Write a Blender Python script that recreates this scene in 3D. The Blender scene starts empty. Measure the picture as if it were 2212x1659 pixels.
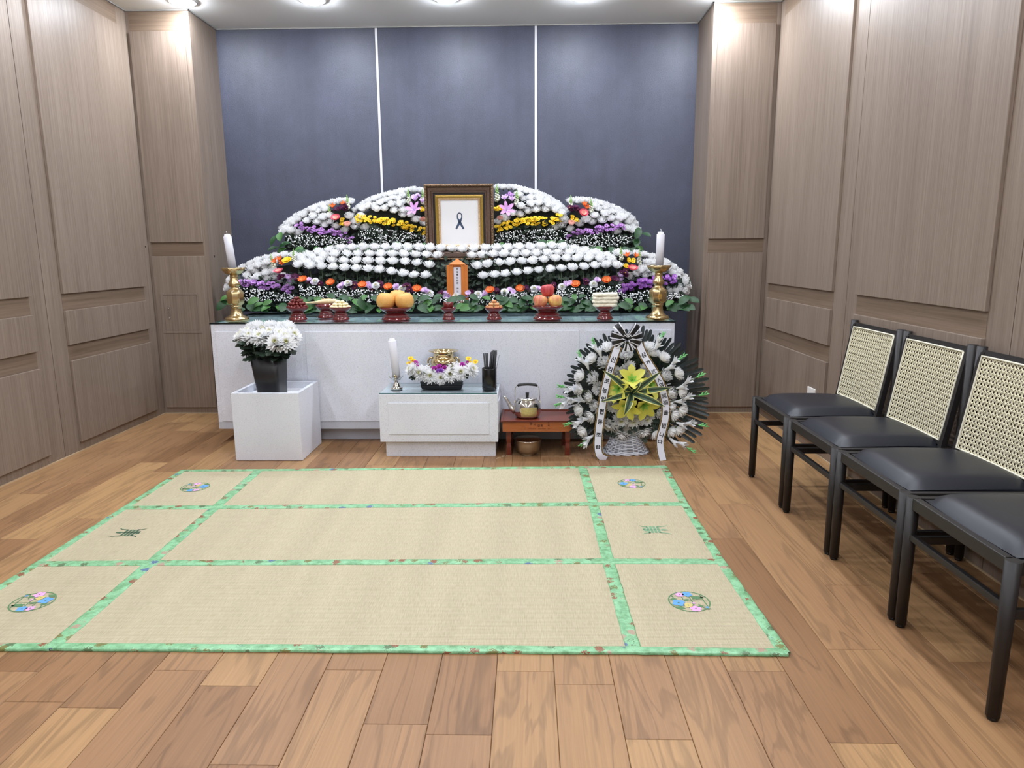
import bpy, math, random
from mathutils import Vector, Matrix, Euler
random.seed(7)
PI = math.pi
sc = bpy.context.scene
col = sc.collection

# ------------------------------------------------------------------ camera
IMG_W, IMG_H = 2212.0, 1659.0
FPX = 1506.9
PITCH, YAW, ROLL = math.radians(10.746), math.radians(-1.340), math.radians(0.3595)
CAM = Vector((0.0, 0.0, 1.3))
_f = Vector((math.sin(YAW)*math.cos(PITCH), math.cos(YAW)*math.cos(PITCH), -math.sin(PITCH)))
_r = Vector((math.cos(YAW), -math.sin(YAW), 0))
_d = _f.cross(_r)
RIGHT = math.cos(ROLL)*_r + math.sin(ROLL)*_d
DOWN = -math.sin(ROLL)*_r + math.cos(ROLL)*_d
FWD = _f
cam_data = bpy.data.cameras.new('camera')
cam_data.sensor_width = 36.0
cam_data.lens = FPX/IMG_W*36.0
cam_data.clip_start = 0.02
cam = bpy.data.objects.new('camera', cam_data)
m3 = Matrix((RIGHT, -DOWN, -FWD)).transposed()
cam.matrix_world = Matrix.Translation(CAM) @ m3.to_4x4()
col.objects.link(cam)
sc.camera = cam

# ------------------------------------------------------------------ world, exposure
w = bpy.data.worlds.new('world'); sc.world = w
w.use_nodes = True
w.node_tree.nodes['Background'].inputs[0].default_value = (0.6, 0.62, 0.65, 1)
w.node_tree.nodes['Background'].inputs[1].default_value = 0.05
sc.view_settings.view_transform = 'Standard'
sc.view_settings.look = 'None'
sc.view_settings.gamma = 1.0
sc.view_settings.use_curve_mapping = False
sc.view_settings.exposure = 0.13
LAMP_ALTAR = 265.0      # downlights over the altar
LAMP_ROOM = 225.0       # downlights over the room
LAMP_COL = (0.94, 1.0, 1.10)
sc.cycles.max_bounces = 6
sc.cycles.diffuse_bounces = 4
sc.cycles.glossy_bounces = 3
sc.cycles.transmission_bounces = 6
sc.cycles.transparent_max_bounces = 8
sc.cycles.sample_clamp_indirect = 6.0
sc.cycles.use_adaptive_sampling = True
sc.cycles.adaptive_threshold = 0.02
sc.cycles.caustics_reflective = False
sc.cycles.caustics_refractive = False

# measured room
XL, XR, PL, PR = -3.005, 1.861, -2.527, 1.369
YP, YB, ZC = 5.569, 6.036, 3.085
YF = -3.2
ALT_Z = 0.838          # top of the altar's glass
ALT_Y = 4.68           # altar front
TAB_Z = 0.424          # top of the incense table's glass

def at(px, py, ax, v):
    """world point where the sight line through a photo pixel meets the plane axis=v (used to read off measurements)"""
    d = RIGHT*((px-IMG_W/2)/FPX) + DOWN*((py-IMG_H/2)/FPX) + FWD
    t = (v-CAM[ax])/d[ax]
    return CAM + d*t
def atY(px, py, y): return at(px, py, 1, y)
def atZ(px, py, z): return at(px, py, 2, z)

# ------------------------------------------------------------------ helpers
def lin(c):
    out = []
    for v in c[:3]:
        v = v/255.0
        out.append(v/12.92 if v <= 0.04045 else ((v+0.055)/1.055)**2.4)
    return tuple(out)

class MB:
    """collects faces of one mesh"""
    def __init__(s): s.v = []; s.f = []; s.m = []; s.s = []; s.M = None
    def add(s, vs, fs, mat=0, smooth=False):
        b = len(s.v)
        if s.M is not None: vs = [s.M @ Vector(p) for p in vs]
        s.v.extend([tuple(p) for p in vs])
        for f in fs:
            s.f.append(tuple(i+b for i in f)); s.m.append(mat); s.s.append(smooth)
    def box(s, x0, x1, y0, y1, z0, z1, mat=0):
        v = [(x0,y0,z0),(x1,y0,z0),(x1,y1,z0),(x0,y1,z0),(x0,y0,z1),(x1,y0,z1),(x1,y1,z1),(x0,y1,z1)]
        s.add(v, [(0,3,2,1),(4,5,6,7),(0,1,5,4),(1,2,6,5),(2,3,7,6),(3,0,4,7)], mat)
    def frust(s, b, t, z0, z1, mat=0):
        """b, t = (x0,x1,y0,y1) bottom and top rectangles"""
        v = [(b[0],b[2],z0),(b[1],b[2],z0),(b[1],b[3],z0),(b[0],b[3],z0),(t[0],t[2],z1),(t[1],t[2],z1),(t[1],t[3],z1),(t[0],t[3],z1)]
        s.add(v, [(0,3,2,1),(4,5,6,7),(0,1,5,4),(1,2,6,5),(2,3,7,6),(3,0,4,7)], mat)
    def lathe(s, prof, n=24, mat=0, c=(0,0,0), smooth=True, rfun=None, mats=None):
        vs = []; fs = []
        for (r, z) in prof:
            for k in range(n):
                a = 2*PI*k/n
                rr = r*(rfun(a, z) if rfun else 1)
                vs.append((c[0]+rr*math.cos(a), c[1]+rr*math.sin(a), c[2]+z))
        for i in range(len(prof)-1):
            seg = []
            for k in range(n):
                k2 = (k+1) % n
                seg.append((i*n+k, i*n+k2, (i+1)*n+k2, (i+1)*n+k))
            fs.append(seg)
        b = len(s.v)
        if s.M is not None: vs = [s.M @ Vector(p) for p in vs]
        s.v.extend([tuple(p) for p in vs])
        for i, seg in enumerate(fs):
            for f in seg:
                s.f.append(tuple(q+b for q in f)); s.m.append(mats[i] if mats else mat); s.s.append(smooth)
        if prof[0][0] > 1e-5: s.f.append(tuple(b+k for k in reversed(range(n)))); s.m.append(mats[0] if mats else mat); s.s.append(False)
        if prof[-1][0] > 1e-5: s.f.append(tuple(b+(len(prof)-1)*n+k for k in range(n))); s.m.append(mats[-1] if mats else mat); s.s.append(False)
    def tube(s, pts, rad, n=8, mat=0, smooth=True, flat=1.0):
        pts = [Vector(p) for p in pts]
        if not isinstance(rad, (list, tuple)): rad = [rad]*len(pts)
        vs = []; fs = []
        prev = None
        for i, p in enumerate(pts):
            d = (pts[min(i+1, len(pts)-1)] - pts[max(i-1, 0)])
            if d.length < 1e-9: d = Vector((0,0,1))
            d.normalize()
            if prev is None:
                a = Vector((0,0,1)) if abs(d.z) < 0.9 else Vector((1,0,0))
                u = d.cross(a).normalized()
            else:
                u = (prev - d*prev.dot(d)).normalized()
            prev = u
            vv = d.cross(u)
            for k in range(n):
                a = 2*PI*k/n
                vs.append(p + u*(rad[i]*math.cos(a)) + vv*(rad[i]*math.sin(a)*flat))
        for i in range(len(pts)-1):
            for k in range(n):
                k2 = (k+1) % n
                fs.append((i*n+k, i*n+k2, (i+1)*n+k2, (i+1)*n+k))
        s.add(vs, fs, mat, smooth)
        b = len(s.v)-len(vs)
        s.f.append(tuple(b+k for k in reversed(range(n)))); s.m.append(mat); s.s.append(False)
        s.f.append(tuple(b+(len(pts)-1)*n+k for k in range(n))); s.m.append(mat); s.s.append(False)
    def strip(s, rows, mat=0, smooth=True, mats=None):
        """rows of equally many points; mats = one material per column"""
        n = len(rows[0]); vs = [p for r in rows for p in r]
        b = len(s.v)
        if s.M is not None: vs = [s.M @ Vector(p) for p in vs]
        s.v.extend([tuple(p) for p in vs])
        for i in range(len(rows)-1):
            for k in range(n-1):
                s.f.append((b+i*n+k, b+i*n+k+1, b+(i+1)*n+k+1, b+(i+1)*n+k)); s.m.append(mats[k] if mats else mat); s.s.append(smooth)
    def blob(s, c, r, mat=0, n=8, m=6, smooth=True):
        if not isinstance(r, (list, tuple)): r = (r, r, r)
        vs = [(c[0], c[1], c[2]-r[2])]; fs = []
        for i in range(1, m):
            t = -PI/2+PI*i/m
            for k in range(n):
                a = 2*PI*k/n
                vs.append((c[0]+r[0]*math.cos(t)*math.cos(a), c[1]+r[1]*math.cos(t)*math.sin(a), c[2]+r[2]*math.sin(t)))
        vs.append((c[0], c[1], c[2]+r[2]))
        for k in range(n): fs.append((0, 1+(k+1) % n, 1+k))
        for i in range(m-2):
            for k in range(n):
                k2 = (k+1) % n
                fs.append((1+i*n+k, 1+i*n+k2, 1+(i+1)*n+k2, 1+(i+1)*n+k))
        L = len(vs)-1
        for k in range(n): fs.append((1+(m-2)*n+k, 1+(m-2)*n+(k+1) % n, L))
        s.add(vs, fs, mat, smooth)
    def prism(s, poly, y0, y1, mat=0):
        """polygon in x,z extruded from y0 to y1"""
        n = len(poly)
        vs = [(x, y0, z) for x, z in poly]+[(x, y1, z) for x, z in poly]
        fs = [tuple(range(n)), tuple(reversed(range(n, 2*n)))]+[(i, i+n, (i+1) % n+n, (i+1) % n) for i in range(n)]
        s.add(vs, fs, mat)
    def slab(s, poly, z0, z1, mat=0):
        """polygon in x,y extruded in z"""
        n = len(poly)
        vs = [(x, y, z0) for x, y in poly]+[(x, y, z1) for x, y in poly]
        fs = [tuple(reversed(range(n))), tuple(range(n, 2*n))]+[(i, (i+1) % n, (i+1) % n+n, i+n) for i in range(n)]
        s.add(vs, fs, mat)
    def mesh(s, name, mats):
        me = bpy.data.meshes.new(name)
        me.from_pydata(s.v, [], s.f)
        if not isinstance(mats, (list, tuple)): mats = [mats]
        for m in mats: me.materials.append(m)
        me.polygons.foreach_set('material_index', s.m)
        me.polygons.foreach_set('use_smooth', s.s)
        me.update()
        return me
    def build(s, name, mats, parent=None, loc=None, rot=None):
        return obj(name, s.mesh(name, mats), parent, loc, rot)

def obj(name, me, parent=None, loc=None, rot=None, scale=None):
    o = bpy.data.objects.new(name, me); col.objects.link(o)
    if loc is not None: o.location = loc
    if rot is not None: o.rotation_euler = rot
    if scale is not None: o.scale = (scale,)*3 if isinstance(scale, (int, float)) else scale
    if parent is not None: o.parent = parent
    return o
def keep(o, parent):
    """parent a mesh given in world coordinates"""
    o.parent = parent
    mw = Matrix.LocRotScale(parent.location, parent.rotation_euler, parent.scale)
    o.matrix_parent_inverse = mw.inverted()
    return o
def bev(o, w=0.003, seg=2):
    b = o.modifiers.new('bevel', 'BEVEL'); b.width = w; b.segments = seg; b.limit_method = 'ANGLE'; b.angle_limit = math.radians(40)
    return o
def tag(o, label, cat, group=None):
    o['label'] = label; o['category'] = cat
    if group: o['group'] = group
    return o
def thing(name, label, cat, loc=(0,0,0), rotz=0, group=None):
    o = bpy.data.objects.new(name, None); col.objects.link(o)
    o.empty_display_size = 0.05
    o.location = loc; o.rotation_euler = (0, 0, rotz)
    return tag(o, label, cat, group)
def struct(o):
    o['kind'] = 'structure'; return o
def stuff(o):
    o['kind'] = 'stuff'; return o
def copy_tree(o, parent=None):
    c = o.copy(); col.objects.link(c); c.parent = parent
    for ch in list(o.children): copy_tree(ch, c)
    return c

# ------------------------------------------------------------------ materials
def nmat(name):
    m = bpy.data.materials.new(name); m.use_nodes = True
    nt = m.node_tree
    return m, nt, nt.nodes['Principled BSDF']
def node(nt, t, **kw):
    n = nt.nodes.new(t)
    for k, v in kw.items():
        if k.startswith('i_'):
            key = k[2:]
            n.inputs[int(key) if key.isdigit() else key].default_value = v
        else: setattr(n, k, v)
    return n
def mat(name, rgb, rough=0.5, metal=0.0, spec=0.5, var=0.0, vscale=20.0, bump=0.0, bscale=60.0, coat=0.0, trans=0.0, emit=0.0, bdist=0.002, sheen=0.0):
    m, nt, p = nmat(name)
    c = lin(rgb)
    p.inputs['Base Color'].default_value = (*c, 1)
    p.inputs['Roughness'].default_value = rough
    p.inputs['Metallic'].default_value = metal
    p.inputs['Specular IOR Level'].default_value = spec
    p.inputs['Coat Weight'].default_value = coat
    p.inputs['Coat Roughness'].default_value = 0.05
    if sheen: p.inputs['Sheen Weight'].default_value = sheen
    tc = None
    if var or bump: tc = node(nt, 'ShaderNodeTexCoord')
    if var:
        n = node(nt, 'ShaderNodeTexNoise', i_Scale=vscale, i_Detail=4.0)
        nt.links.new(tc.outputs['Object'], n.inputs['Vector'])
        r = node(nt, 'ShaderNodeMapRange', i_1=0.3, i_2=0.7, i_3=1-var, i_4=1+var)
        nt.links.new(n.outputs['Fac'], r.inputs['Value'])
        mx = node(nt, 'ShaderNodeVectorMath', operation='MULTIPLY'); mx.inputs[0].default_value = c
        nt.links.new(r.outputs[0], mx.inputs[1]); nt.links.new(mx.outputs[0], p.inputs['Base Color'])
    if bump:
        n = node(nt, 'ShaderNodeTexNoise', i_Scale=bscale, i_Detail=3.0)
        nt.links.new(tc.outputs['Object'], n.inputs['Vector'])
        b = node(nt, 'ShaderNodeBump', i_Strength=bump, i_Distance=bdist)
        nt.links.new(n.outputs['Fac'], b.inputs['Height']); nt.links.new(b.outputs['Normal'], p.inputs['Normal'])
    if trans:
        tr = node(nt, 'ShaderNodeBsdfTranslucent'); tr.inputs[0].default_value = (*c, 1)
        mxs = node(nt, 'ShaderNodeMixShader', i_0=trans)
        out = nt.nodes['Material Output']
        nt.links.new(p.outputs[0], mxs.inputs[1]); nt.links.new(tr.outputs[0], mxs.inputs[2]); nt.links.new(mxs.outputs[0], out.inputs['Surface'])
    if emit:
        p.inputs['Emission Color'].default_value = (*c, 1); p.inputs['Emission Strength'].default_value = emit
    return m

def wood_mat(name, c0, c1, axis=2, rough=0.5, fine=95.0, long=1.6, bump=0.12, spec=0.35, rnd=False):
    """grained laminate; axis = direction of the grain"""
    m, nt, p = nmat(name)
    tc = node(nt, 'ShaderNodeTexCoord')
    mp = node(nt, 'ShaderNodeMapping')
    sca = [fine]*3; sca[axis] = long
    mp.inputs['Scale'].default_value = sca
    nt.links.new(tc.outputs['Object'], mp.inputs['Vector'])
    n1 = node(nt, 'ShaderNodeTexNoise', i_Scale=1.0, i_Detail=6.0, i_Roughness=0.65)
    nt.links.new(mp.outputs[0], n1.inputs['Vector'])
    mp2 = node(nt, 'ShaderNodeMapping'); s2 = [fine*0.09]*3; s2[axis] = long*0.35
    mp2.inputs['Scale'].default_value = s2
    nt.links.new(tc.outputs['Object'], mp2.inputs['Vector'])
    n2 = node(nt, 'ShaderNodeTexNoise', i_Scale=1.0, i_Detail=4.0, i_Roughness=0.6, i_Distortion=0.6)
    nt.links.new(mp2.outputs[0], n2.inputs['Vector'])
    mixf = node(nt, 'ShaderNodeMix'); mixf.data_type = 'FLOAT'; mixf.inputs[0].default_value = 0.30
    nt.links.new(n1.outputs['Fac'], mixf.inputs[2]); nt.links.new(n2.outputs['Fac'], mixf.inputs[3])
    cr = node(nt, 'ShaderNodeValToRGB')
    cr.color_ramp.elements[0].position = 0.33; cr.color_ramp.elements[0].color = (*lin(c0), 1)
    cr.color_ramp.elements[1].position = 0.66; cr.color_ramp.elements[1].color = (*lin(c1), 1)
    nt.links.new(mixf.outputs[0], cr.inputs[0])
    nt.links.new(cr.outputs[0], p.inputs['Base Color'])
    b = node(nt, 'ShaderNodeBump', i_Strength=bump, i_Distance=0.001)
    nt.links.new(n1.outputs['Fac'], b.inputs['Height']); nt.links.new(b.outputs[0], p.inputs['Normal'])
    p.inputs['Roughness'].default_value = rough; p.inputs['Specular IOR Level'].default_value = spec
    return m

def plank_mat():
    m, nt, p = nmat('floor_plank_wood')
    tc = node(nt, 'ShaderNodeTexCoord'); oi = node(nt, 'ShaderNodeObjectInfo')
    off = node(nt, 'ShaderNodeVectorMath', operation='SCALE'); off.inputs[0].default_value = (37.0, 91.0, 13.0)
    nt.links.new(oi.outputs['Random'], off.inputs['Scale'])
    ad = node(nt, 'ShaderNodeVectorMath', operation='ADD')
    nt.links.new(tc.outputs['Object'], ad.inputs[0]); nt.links.new(off.outputs[0], ad.inputs[1])
    def noise(scale, detail, rough, dist):
        mp = node(nt, 'ShaderNodeMapping'); mp.inputs['Scale'].default_value = scale
        nt.links.new(ad.outputs[0], mp.inputs['Vector'])
        n = node(nt, 'ShaderNodeTexNoise', i_Scale=1.0, i_Detail=detail, i_Roughness=rough, i_Distortion=dist)
        nt.links.new(mp.outputs[0], n.inputs['Vector']); return n
    nf = noise((130, 3.0, 1), 5, 0.6, 0.2)          # pores
    ng = noise((9.0, 0.9, 1), 3, 0.5, 1.4)          # cathedral figure
    nb = noise((2.2, 0.6, 1), 2, 0.5, 0.5)          # broad tone
    # growth rings from the figure
    mul = node(nt, 'ShaderNodeMath', operation='MULTIPLY', i_1=26.0); nt.links.new(ng.outputs['Fac'], mul.inputs[0])
    sn = node(nt, 'ShaderNodeMath', operation='SINE'); nt.links.new(mul.outputs[0], sn.inputs[0])
    rg = node(nt, 'ShaderNodeMapRange', i_1=0.45, i_2=1.0, i_3=0.0, i_4=1.0); nt.links.new(sn.outputs[0], rg.inputs['Value'])
    cr = node(nt, 'ShaderNodeValToRGB')
    cr.color_ramp.elements[0].position = 0.0; cr.color_ramp.elements[0].color = (*lin((138, 101, 68)), 1)
    cr.color_ramp.elements[1].position = 1.0; cr.color_ramp.elements[1].color = (*lin((176, 138, 95)), 1)
    e = cr.color_ramp.elements.new(0.45); e.color = (*lin((157, 119, 84)), 1)
    tone = node(nt, 'ShaderNodeMath', operation='MULTIPLY_ADD', i_1=0.95, i_2=-0.42)
    a2 = node(nt, 'ShaderNodeMath', operation='ADD'); nt.links.new(oi.outputs['Random'], a2.inputs[0]); nt.links.new(nb.outputs['Fac'], a2.inputs[1])
    nt.links.new(a2.outputs[0], tone.inputs[0]); nt.links.new(tone.outputs[0], cr.inputs[0])
    k1 = node(nt, 'ShaderNodeMapRange', i_1=0.3, i_2=0.75, i_3=1.10, i_4=0.84); nt.links.new(nf.outputs['Fac'], k1.inputs['Value'])
    k2 = node(nt, 'ShaderNodeMapRange', i_1=0.0, i_2=1.0, i_3=1.0, i_4=0.76); nt.links.new(rg.outputs[0], k2.inputs['Value'])
    km = node(nt, 'ShaderNodeMath', operation='MULTIPLY'); nt.links.new(k1.outputs[0], km.inputs[0]); nt.links.new(k2.outputs[0], km.inputs[1])
    vm = node(nt, 'ShaderNodeVectorMath', operation='SCALE'); nt.links.new(cr.outputs[0], vm.inputs[0]); nt.links.new(km.outputs[0], vm.inputs['Scale'])
    nt.links.new(vm.outputs[0], p.inputs['Base Color'])
    b = node(nt, 'ShaderNodeBump', i_Strength=0.12, i_Distance=0.001); nt.links.new(nf.outputs['Fac'], b.inputs['Height']); nt.links.new(b.outputs[0], p.inputs['Normal'])
    p.inputs['Roughness'].default_value = 0.42; p.inputs['Specular IOR Level'].default_value = 0.35
    return m

def stone_mat(name, rgb, rough=0.5):
    m, nt, p = nmat(name)
    tc = node(nt, 'ShaderNodeTexCoord')
    n1 = node(nt, 'ShaderNodeTexNoise', i_Scale=230.0, i_Detail=2.0); nt.links.new(tc.outputs['Object'], n1.inputs['Vector'])
    n2 = node(nt, 'ShaderNodeTexNoise', i_Scale=3.0, i_Detail=3.0); nt.links.new(tc.outputs['Object'], n2.inputs['Vector'])
    cr = node(nt, 'ShaderNodeValToRGB')
    c = lin(rgb)
    cr.color_ramp.elements[0].position = 0.24; cr.color_ramp.elements[0].color = (c[0]*.62, c[1]*.61, c[2]*.6, 1)
    cr.color_ramp.elements[1].position = 0.40; cr.color_ramp.elements[1].color = (*c, 1)
    e = cr.color_ramp.elements.new(0.7); e.color = (c[0]*1.1, c[1]*1.1, c[2]*1.1, 1)
    nt.links.new(n1.outputs['Fac'], cr.inputs[0])
    r = node(nt, 'ShaderNodeMapRange', i_1=0.3, i_2=0.7, i_3=0.96, i_4=1.04); nt.links.new(n2.outputs['Fac'], r.inputs['Value'])
    vm = node(nt, 'ShaderNodeVectorMath', operation='SCALE'); nt.links.new(cr.outputs[0], vm.inputs[0]); nt.links.new(r.outputs[0], vm.inputs['Scale'])
    nt.links.new(vm.outputs[0], p.inputs['Base Color'])
    p.inputs['Roughness'].default_value = rough; p.inputs['Specular IOR Level'].default_value = 0.4
    return m

def wallpaper_mat():
    m, nt, p = nmat('blue_grey_wallpaper')
    tc = node(nt, 'ShaderNodeTexCoord')
    n1 = node(nt, 'ShaderNodeTexNoise', i_Scale=140.0, i_Detail=3.0); nt.links.new(tc.outputs['Object'], n1.inputs['Vector'])
    n2 = node(nt, 'ShaderNodeTexNoise', i_Scale=5.0, i_Detail=5.0, i_Roughness=0.65); nt.links.new(tc.outputs['Object'], n2.inputs['Vector'])
    mp = node(nt, 'ShaderNodeMapping'); mp.inputs['Scale'].default_value = (14, 14, 1.1); nt.links.new(tc.outputs['Object'], mp.inputs['Vector'])
    n3 = node(nt, 'ShaderNodeTexNoise', i_Scale=1.0, i_Detail=3.0); nt.links.new(mp.outputs[0], n3.inputs['Vector'])
    c = lin((62, 65, 81))
    r1 = node(nt, 'ShaderNodeMapRange', i_1=0.3, i_2=0.7, i_3=0.82, i_4=1.2); nt.links.new(n1.outputs['Fac'], r1.inputs['Value'])
    r2 = node(nt, 'ShaderNodeMapRange', i_1=0.3, i_2=0.7, i_3=0.86, i_4=1.14); nt.links.new(n2.outputs['Fac'], r2.inputs['Value'])
    r3 = node(nt, 'ShaderNodeMapRange', i_1=0.3, i_2=0.7, i_3=0.92, i_4=1.08); nt.links.new(n3.outputs['Fac'], r3.inputs['Value'])
    a = node(nt, 'ShaderNodeMath', operation='MULTIPLY'); nt.links.new(r1.outputs[0], a.inputs[0]); nt.links.new(r2.outputs[0], a.inputs[1])
    b = node(nt, 'ShaderNodeMath', operation='MULTIPLY'); nt.links.new(a.outputs[0], b.inputs[0]); nt.links.new(r3.outputs[0], b.inputs[1])
    vm = node(nt, 'ShaderNodeVectorMath', operation='SCALE'); vm.inputs[0].default_value = c; nt.links.new(b.outputs[0], vm.inputs['Scale'])
    nt.links.new(vm.outputs[0], p.inputs['Base Color'])
    bp = node(nt, 'ShaderNodeBump', i_Strength=0.55, i_Distance=0.002); nt.links.new(n1.outputs['Fac'], bp.inputs['Height']); nt.links.new(bp.outputs[0], p.inputs['Normal'])
    p.inputs['Roughness'].default_value = 0.5; p.inputs['Specular IOR Level'].default_value = 0.5
    return m

def glass_mat(name, tint, ior=1.5):
    """thin tinted sheet glass"""
    m, nt, p = nmat(name)
    out = nt.nodes['Material Output']
    tr = node(nt, 'ShaderNodeBsdfTransparent'); tr.inputs[0].default_value = (*tint, 1)
    gl = node(nt, 'ShaderNodeBsdfGlossy'); gl.inputs['Roughness'].default_value = 0.012; gl.inputs[0].default_value = (0.95, 1, 0.99, 1)
    fr = node(nt, 'ShaderNodeFresnel', i_IOR=ior)
    mx = node(nt, 'ShaderNodeMixShader')
    nt.links.new(fr.outputs[0], mx.inputs[0]); nt.links.new(tr.outputs[0], mx.inputs[1]); nt.links.new(gl.outputs[0], mx.inputs[2]); nt.links.new(mx.outputs[0], out.inputs['Surface'])
    return m

def tatami_mat():
    m, nt, p = nmat('woven_rush')
    tc = node(nt, 'ShaderNodeTexCoord')
    def nz(scale, detail=3.0):
        mp = node(nt, 'ShaderNodeMapping'); mp.inputs['Scale'].default_value = scale
        nt.links.new(tc.outputs['Object'], mp.inputs['Vector'])
        n = node(nt, 'ShaderNodeTexNoise', i_Scale=1.0, i_Detail=detail); nt.links.new(mp.outputs[0], n.inputs['Vector']); return n
    n1 = nz((260, 24, 1)); n2 = nz((9, 0.5, 1)); n3 = nz((1.5, 1.5, 1))
    wv = node(nt, 'ShaderNodeTexWave', i_Scale=34.0, i_Distortion=0.6, i_Detail=1.0); wv.wave_type = 'BANDS'; wv.bands_direction = 'Y'
    wv.inputs['Detail Scale'].default_value = 6.0
    nt.links.new(tc.outputs['Object'], wv.inputs['Vector'])
    c0 = lin((174, 162, 131)); c1 = lin((197, 186, 158))
    cr = node(nt, 'ShaderNodeValToRGB'); cr.color_ramp.elements[0].position = 0.25; cr.color_ramp.elements[0].color = (*c0, 1)
    cr.color_ramp.elements[1].position = 0.7; cr.color_ramp.elements[1].color = (*c1, 1)
    nt.links.new(n1.outputs['Fac'], cr.inputs[0])
    r2 = node(nt, 'ShaderNodeMapRange', i_1=0.3, i_2=0.7, i_3=0.94, i_4=1.05); nt.links.new(n2.outputs['Fac'], r2.inputs['Value'])
    rw = node(nt, 'ShaderNodeMapRange', i_1=0.0, i_2=1.0, i_3=0.92, i_4=1.03); nt.links.new(wv.outputs['Fac'], rw.inputs['Value'])
    a = node(nt, 'ShaderNodeMath', operation='MULTIPLY'); nt.links.new(r2.outputs[0], a.inputs[0]); nt.links.new(rw.outputs[0], a.inputs[1])
    vm = node(nt, 'ShaderNodeVectorMath', operation='SCALE'); nt.links.new(cr.outputs[0], vm.inputs[0]); nt.links.new(a.outputs[0], vm.inputs['Scale'])
    nt.links.new(vm.outputs[0], p.inputs['Base Color'])
    b = node(nt, 'ShaderNodeBump', i_Strength=0.35, i_Distance=0.002)
    s = node(nt, 'ShaderNodeMath', operation='ADD'); nt.links.new(n1.outputs['Fac'], s.inputs[0]); nt.links.new(wv.outputs['Fac'], s.inputs[1])
    nt.links.new(s.outputs[0], b.inputs['Height']); nt.links.new(b.outputs[0], p.inputs['Normal'])
    p.inputs['Roughness'].default_value = 0.6; p.inputs['Specular IOR Level'].default_value = 0.25
    return m

def brocade_mat():
    m, nt, p = nmat('green_brocade')
    tc = node(nt, 'ShaderNodeTexCoord')
    n1 = node(nt, 'ShaderNodeTexNoise', i_Scale=32.0, i_Detail=4.0, i_Roughness=0.7); nt.links.new(tc.outputs['Object'], n1.inputs['Vector'])
    vo = node(nt, 'ShaderNodeTexVoronoi', i_Scale=22.0); nt.links.new(tc.outputs['Object'], vo.inputs['Vector'])
    base = node(nt, 'ShaderNodeValToRGB'); base.color_ramp.elements[0].position = 0.3; base.color_ramp.elements[0].color = (*lin((96, 148, 100)), 1)
    base.color_ramp.elements[1].position = 0.6; base.color_ramp.elements[1].color = (*lin((146, 202, 156)), 1)
    nt.links.new(n1.outputs['Fac'], base.inputs[0])
    # small flower motifs in the weave
    cr2 = node(nt, 'ShaderNodeValToRGB'); cr2.color_ramp.interpolation = 'CONSTANT'
    els = cr2.color_ramp.elements; els[0].position = 0.0; els[0].color = (*lin((142, 92, 66)), 1); els[1].position = 0.28; els[1].color = (*lin((120, 122, 70)), 1)
    e = els.new(0.55); e.color = (*lin((92, 120, 84)), 1); e = els.new(0.78); e.color = (*lin((176, 150, 130)), 1); e = els.new(0.9); e.color = (*lin((88, 112, 150)), 1)
    sp = node(nt, 'ShaderNodeSeparateColor'); nt.links.new(vo.outputs['Color'], sp.inputs[0]); nt.links.new(sp.outputs[0], cr2.inputs[0])
    n4 = node(nt, 'ShaderNodeTexNoise', i_Scale=160.0, i_Detail=2.0); nt.links.new(tc.outputs['Object'], n4.inputs['Vector'])
    lim = node(nt, 'ShaderNodeMath', operation='MULTIPLY_ADD', i_1=0.9, i_2=-0.10); nt.links.new(n4.outputs['Fac'], lim.inputs[0])
    lt = node(nt, 'ShaderNodeMath', operation='LESS_THAN'); nt.links.new(vo.outputs['Distance'], lt.inputs[0]); nt.links.new(lim.outputs[0], lt.inputs[1])
    gate = node(nt, 'ShaderNodeMath', operation='GREATER_THAN', i_1=0.25); nt.links.new(sp.outputs[1], gate.inputs[0])
    mu = node(nt, 'ShaderNodeMath', operation='MULTIPLY'); nt.links.new(lt.outputs[0], mu.inputs[0]); nt.links.new(gate.outputs[0], mu.inputs[1])
    mx = node(nt, 'ShaderNodeMix'); mx.data_type = 'RGBA'
    nt.links.new(mu.outputs[0], mx.inputs[0]); nt.links.new(base.outputs[0], mx.inputs[6]); nt.links.new(cr2.outputs[0], mx.inputs[7])
    nt.links.new(mx.outputs[2], p.inputs['Base Color'])
    b = node(nt, 'ShaderNodeBump', i_Strength=0.3, i_Distance=0.003); nt.links.new(n1.outputs['Fac'], b.inputs['Height']); nt.links.new(b.outputs[0], p.inputs['Normal'])
    p.inputs['Roughness'].default_value = 0.38; p.inputs['Specular IOR Level'].default_value = 0.5
    return m

M = {}
M['wall_v'] = wood_mat('wall_laminate_upright_grain', (118, 103, 91), (147, 132, 119), 2, rough=0.42)
M['wall_h'] = wood_mat('wall_laminate_level_grain', (110, 92, 77), (138, 120, 103), 1, rough=0.45)
M['wall_hx'] = wood_mat('pillar_laminate_level_grain', (110, 92, 77), (138, 120, 103), 0, rough=0.45)
M['gap'] = mat('dark_joint', (40, 32, 27), 0.8)
M['plank'] = plank_mat()
M['floor_base'] = mat('floor_underlay', (92, 66, 46), 0.7)
M['sealant'] = mat('beige_sealant', (196, 172, 138), 0.6)
M['ceiling'] = mat('ceiling_paint', (238, 240, 238), 0.8, bump=0.1, bscale=120)
M['white_trim'] = mat('white_trim', (232, 232, 230), 0.45)
M['edge_trim'] = mat('grey_edge_trim', (150, 150, 148), 0.6)
M['wallpaper'] = wallpaper_mat()
M['strip'] = mat('pale_metal_strip', (206, 206, 210), 0.4)
M['stone'] = stone_mat('pale_speckled_stone', (220, 223, 232))
M['stone_w'] = stone_mat('white_inner_board', (226, 228, 234))
M['stone_d'] = stone_mat('grey_plinth_stone', (192, 195, 204))
M['glass'] = glass_mat('green_sheet_glass', (0.78, 0.90, 0.89), 1.55)
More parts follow.
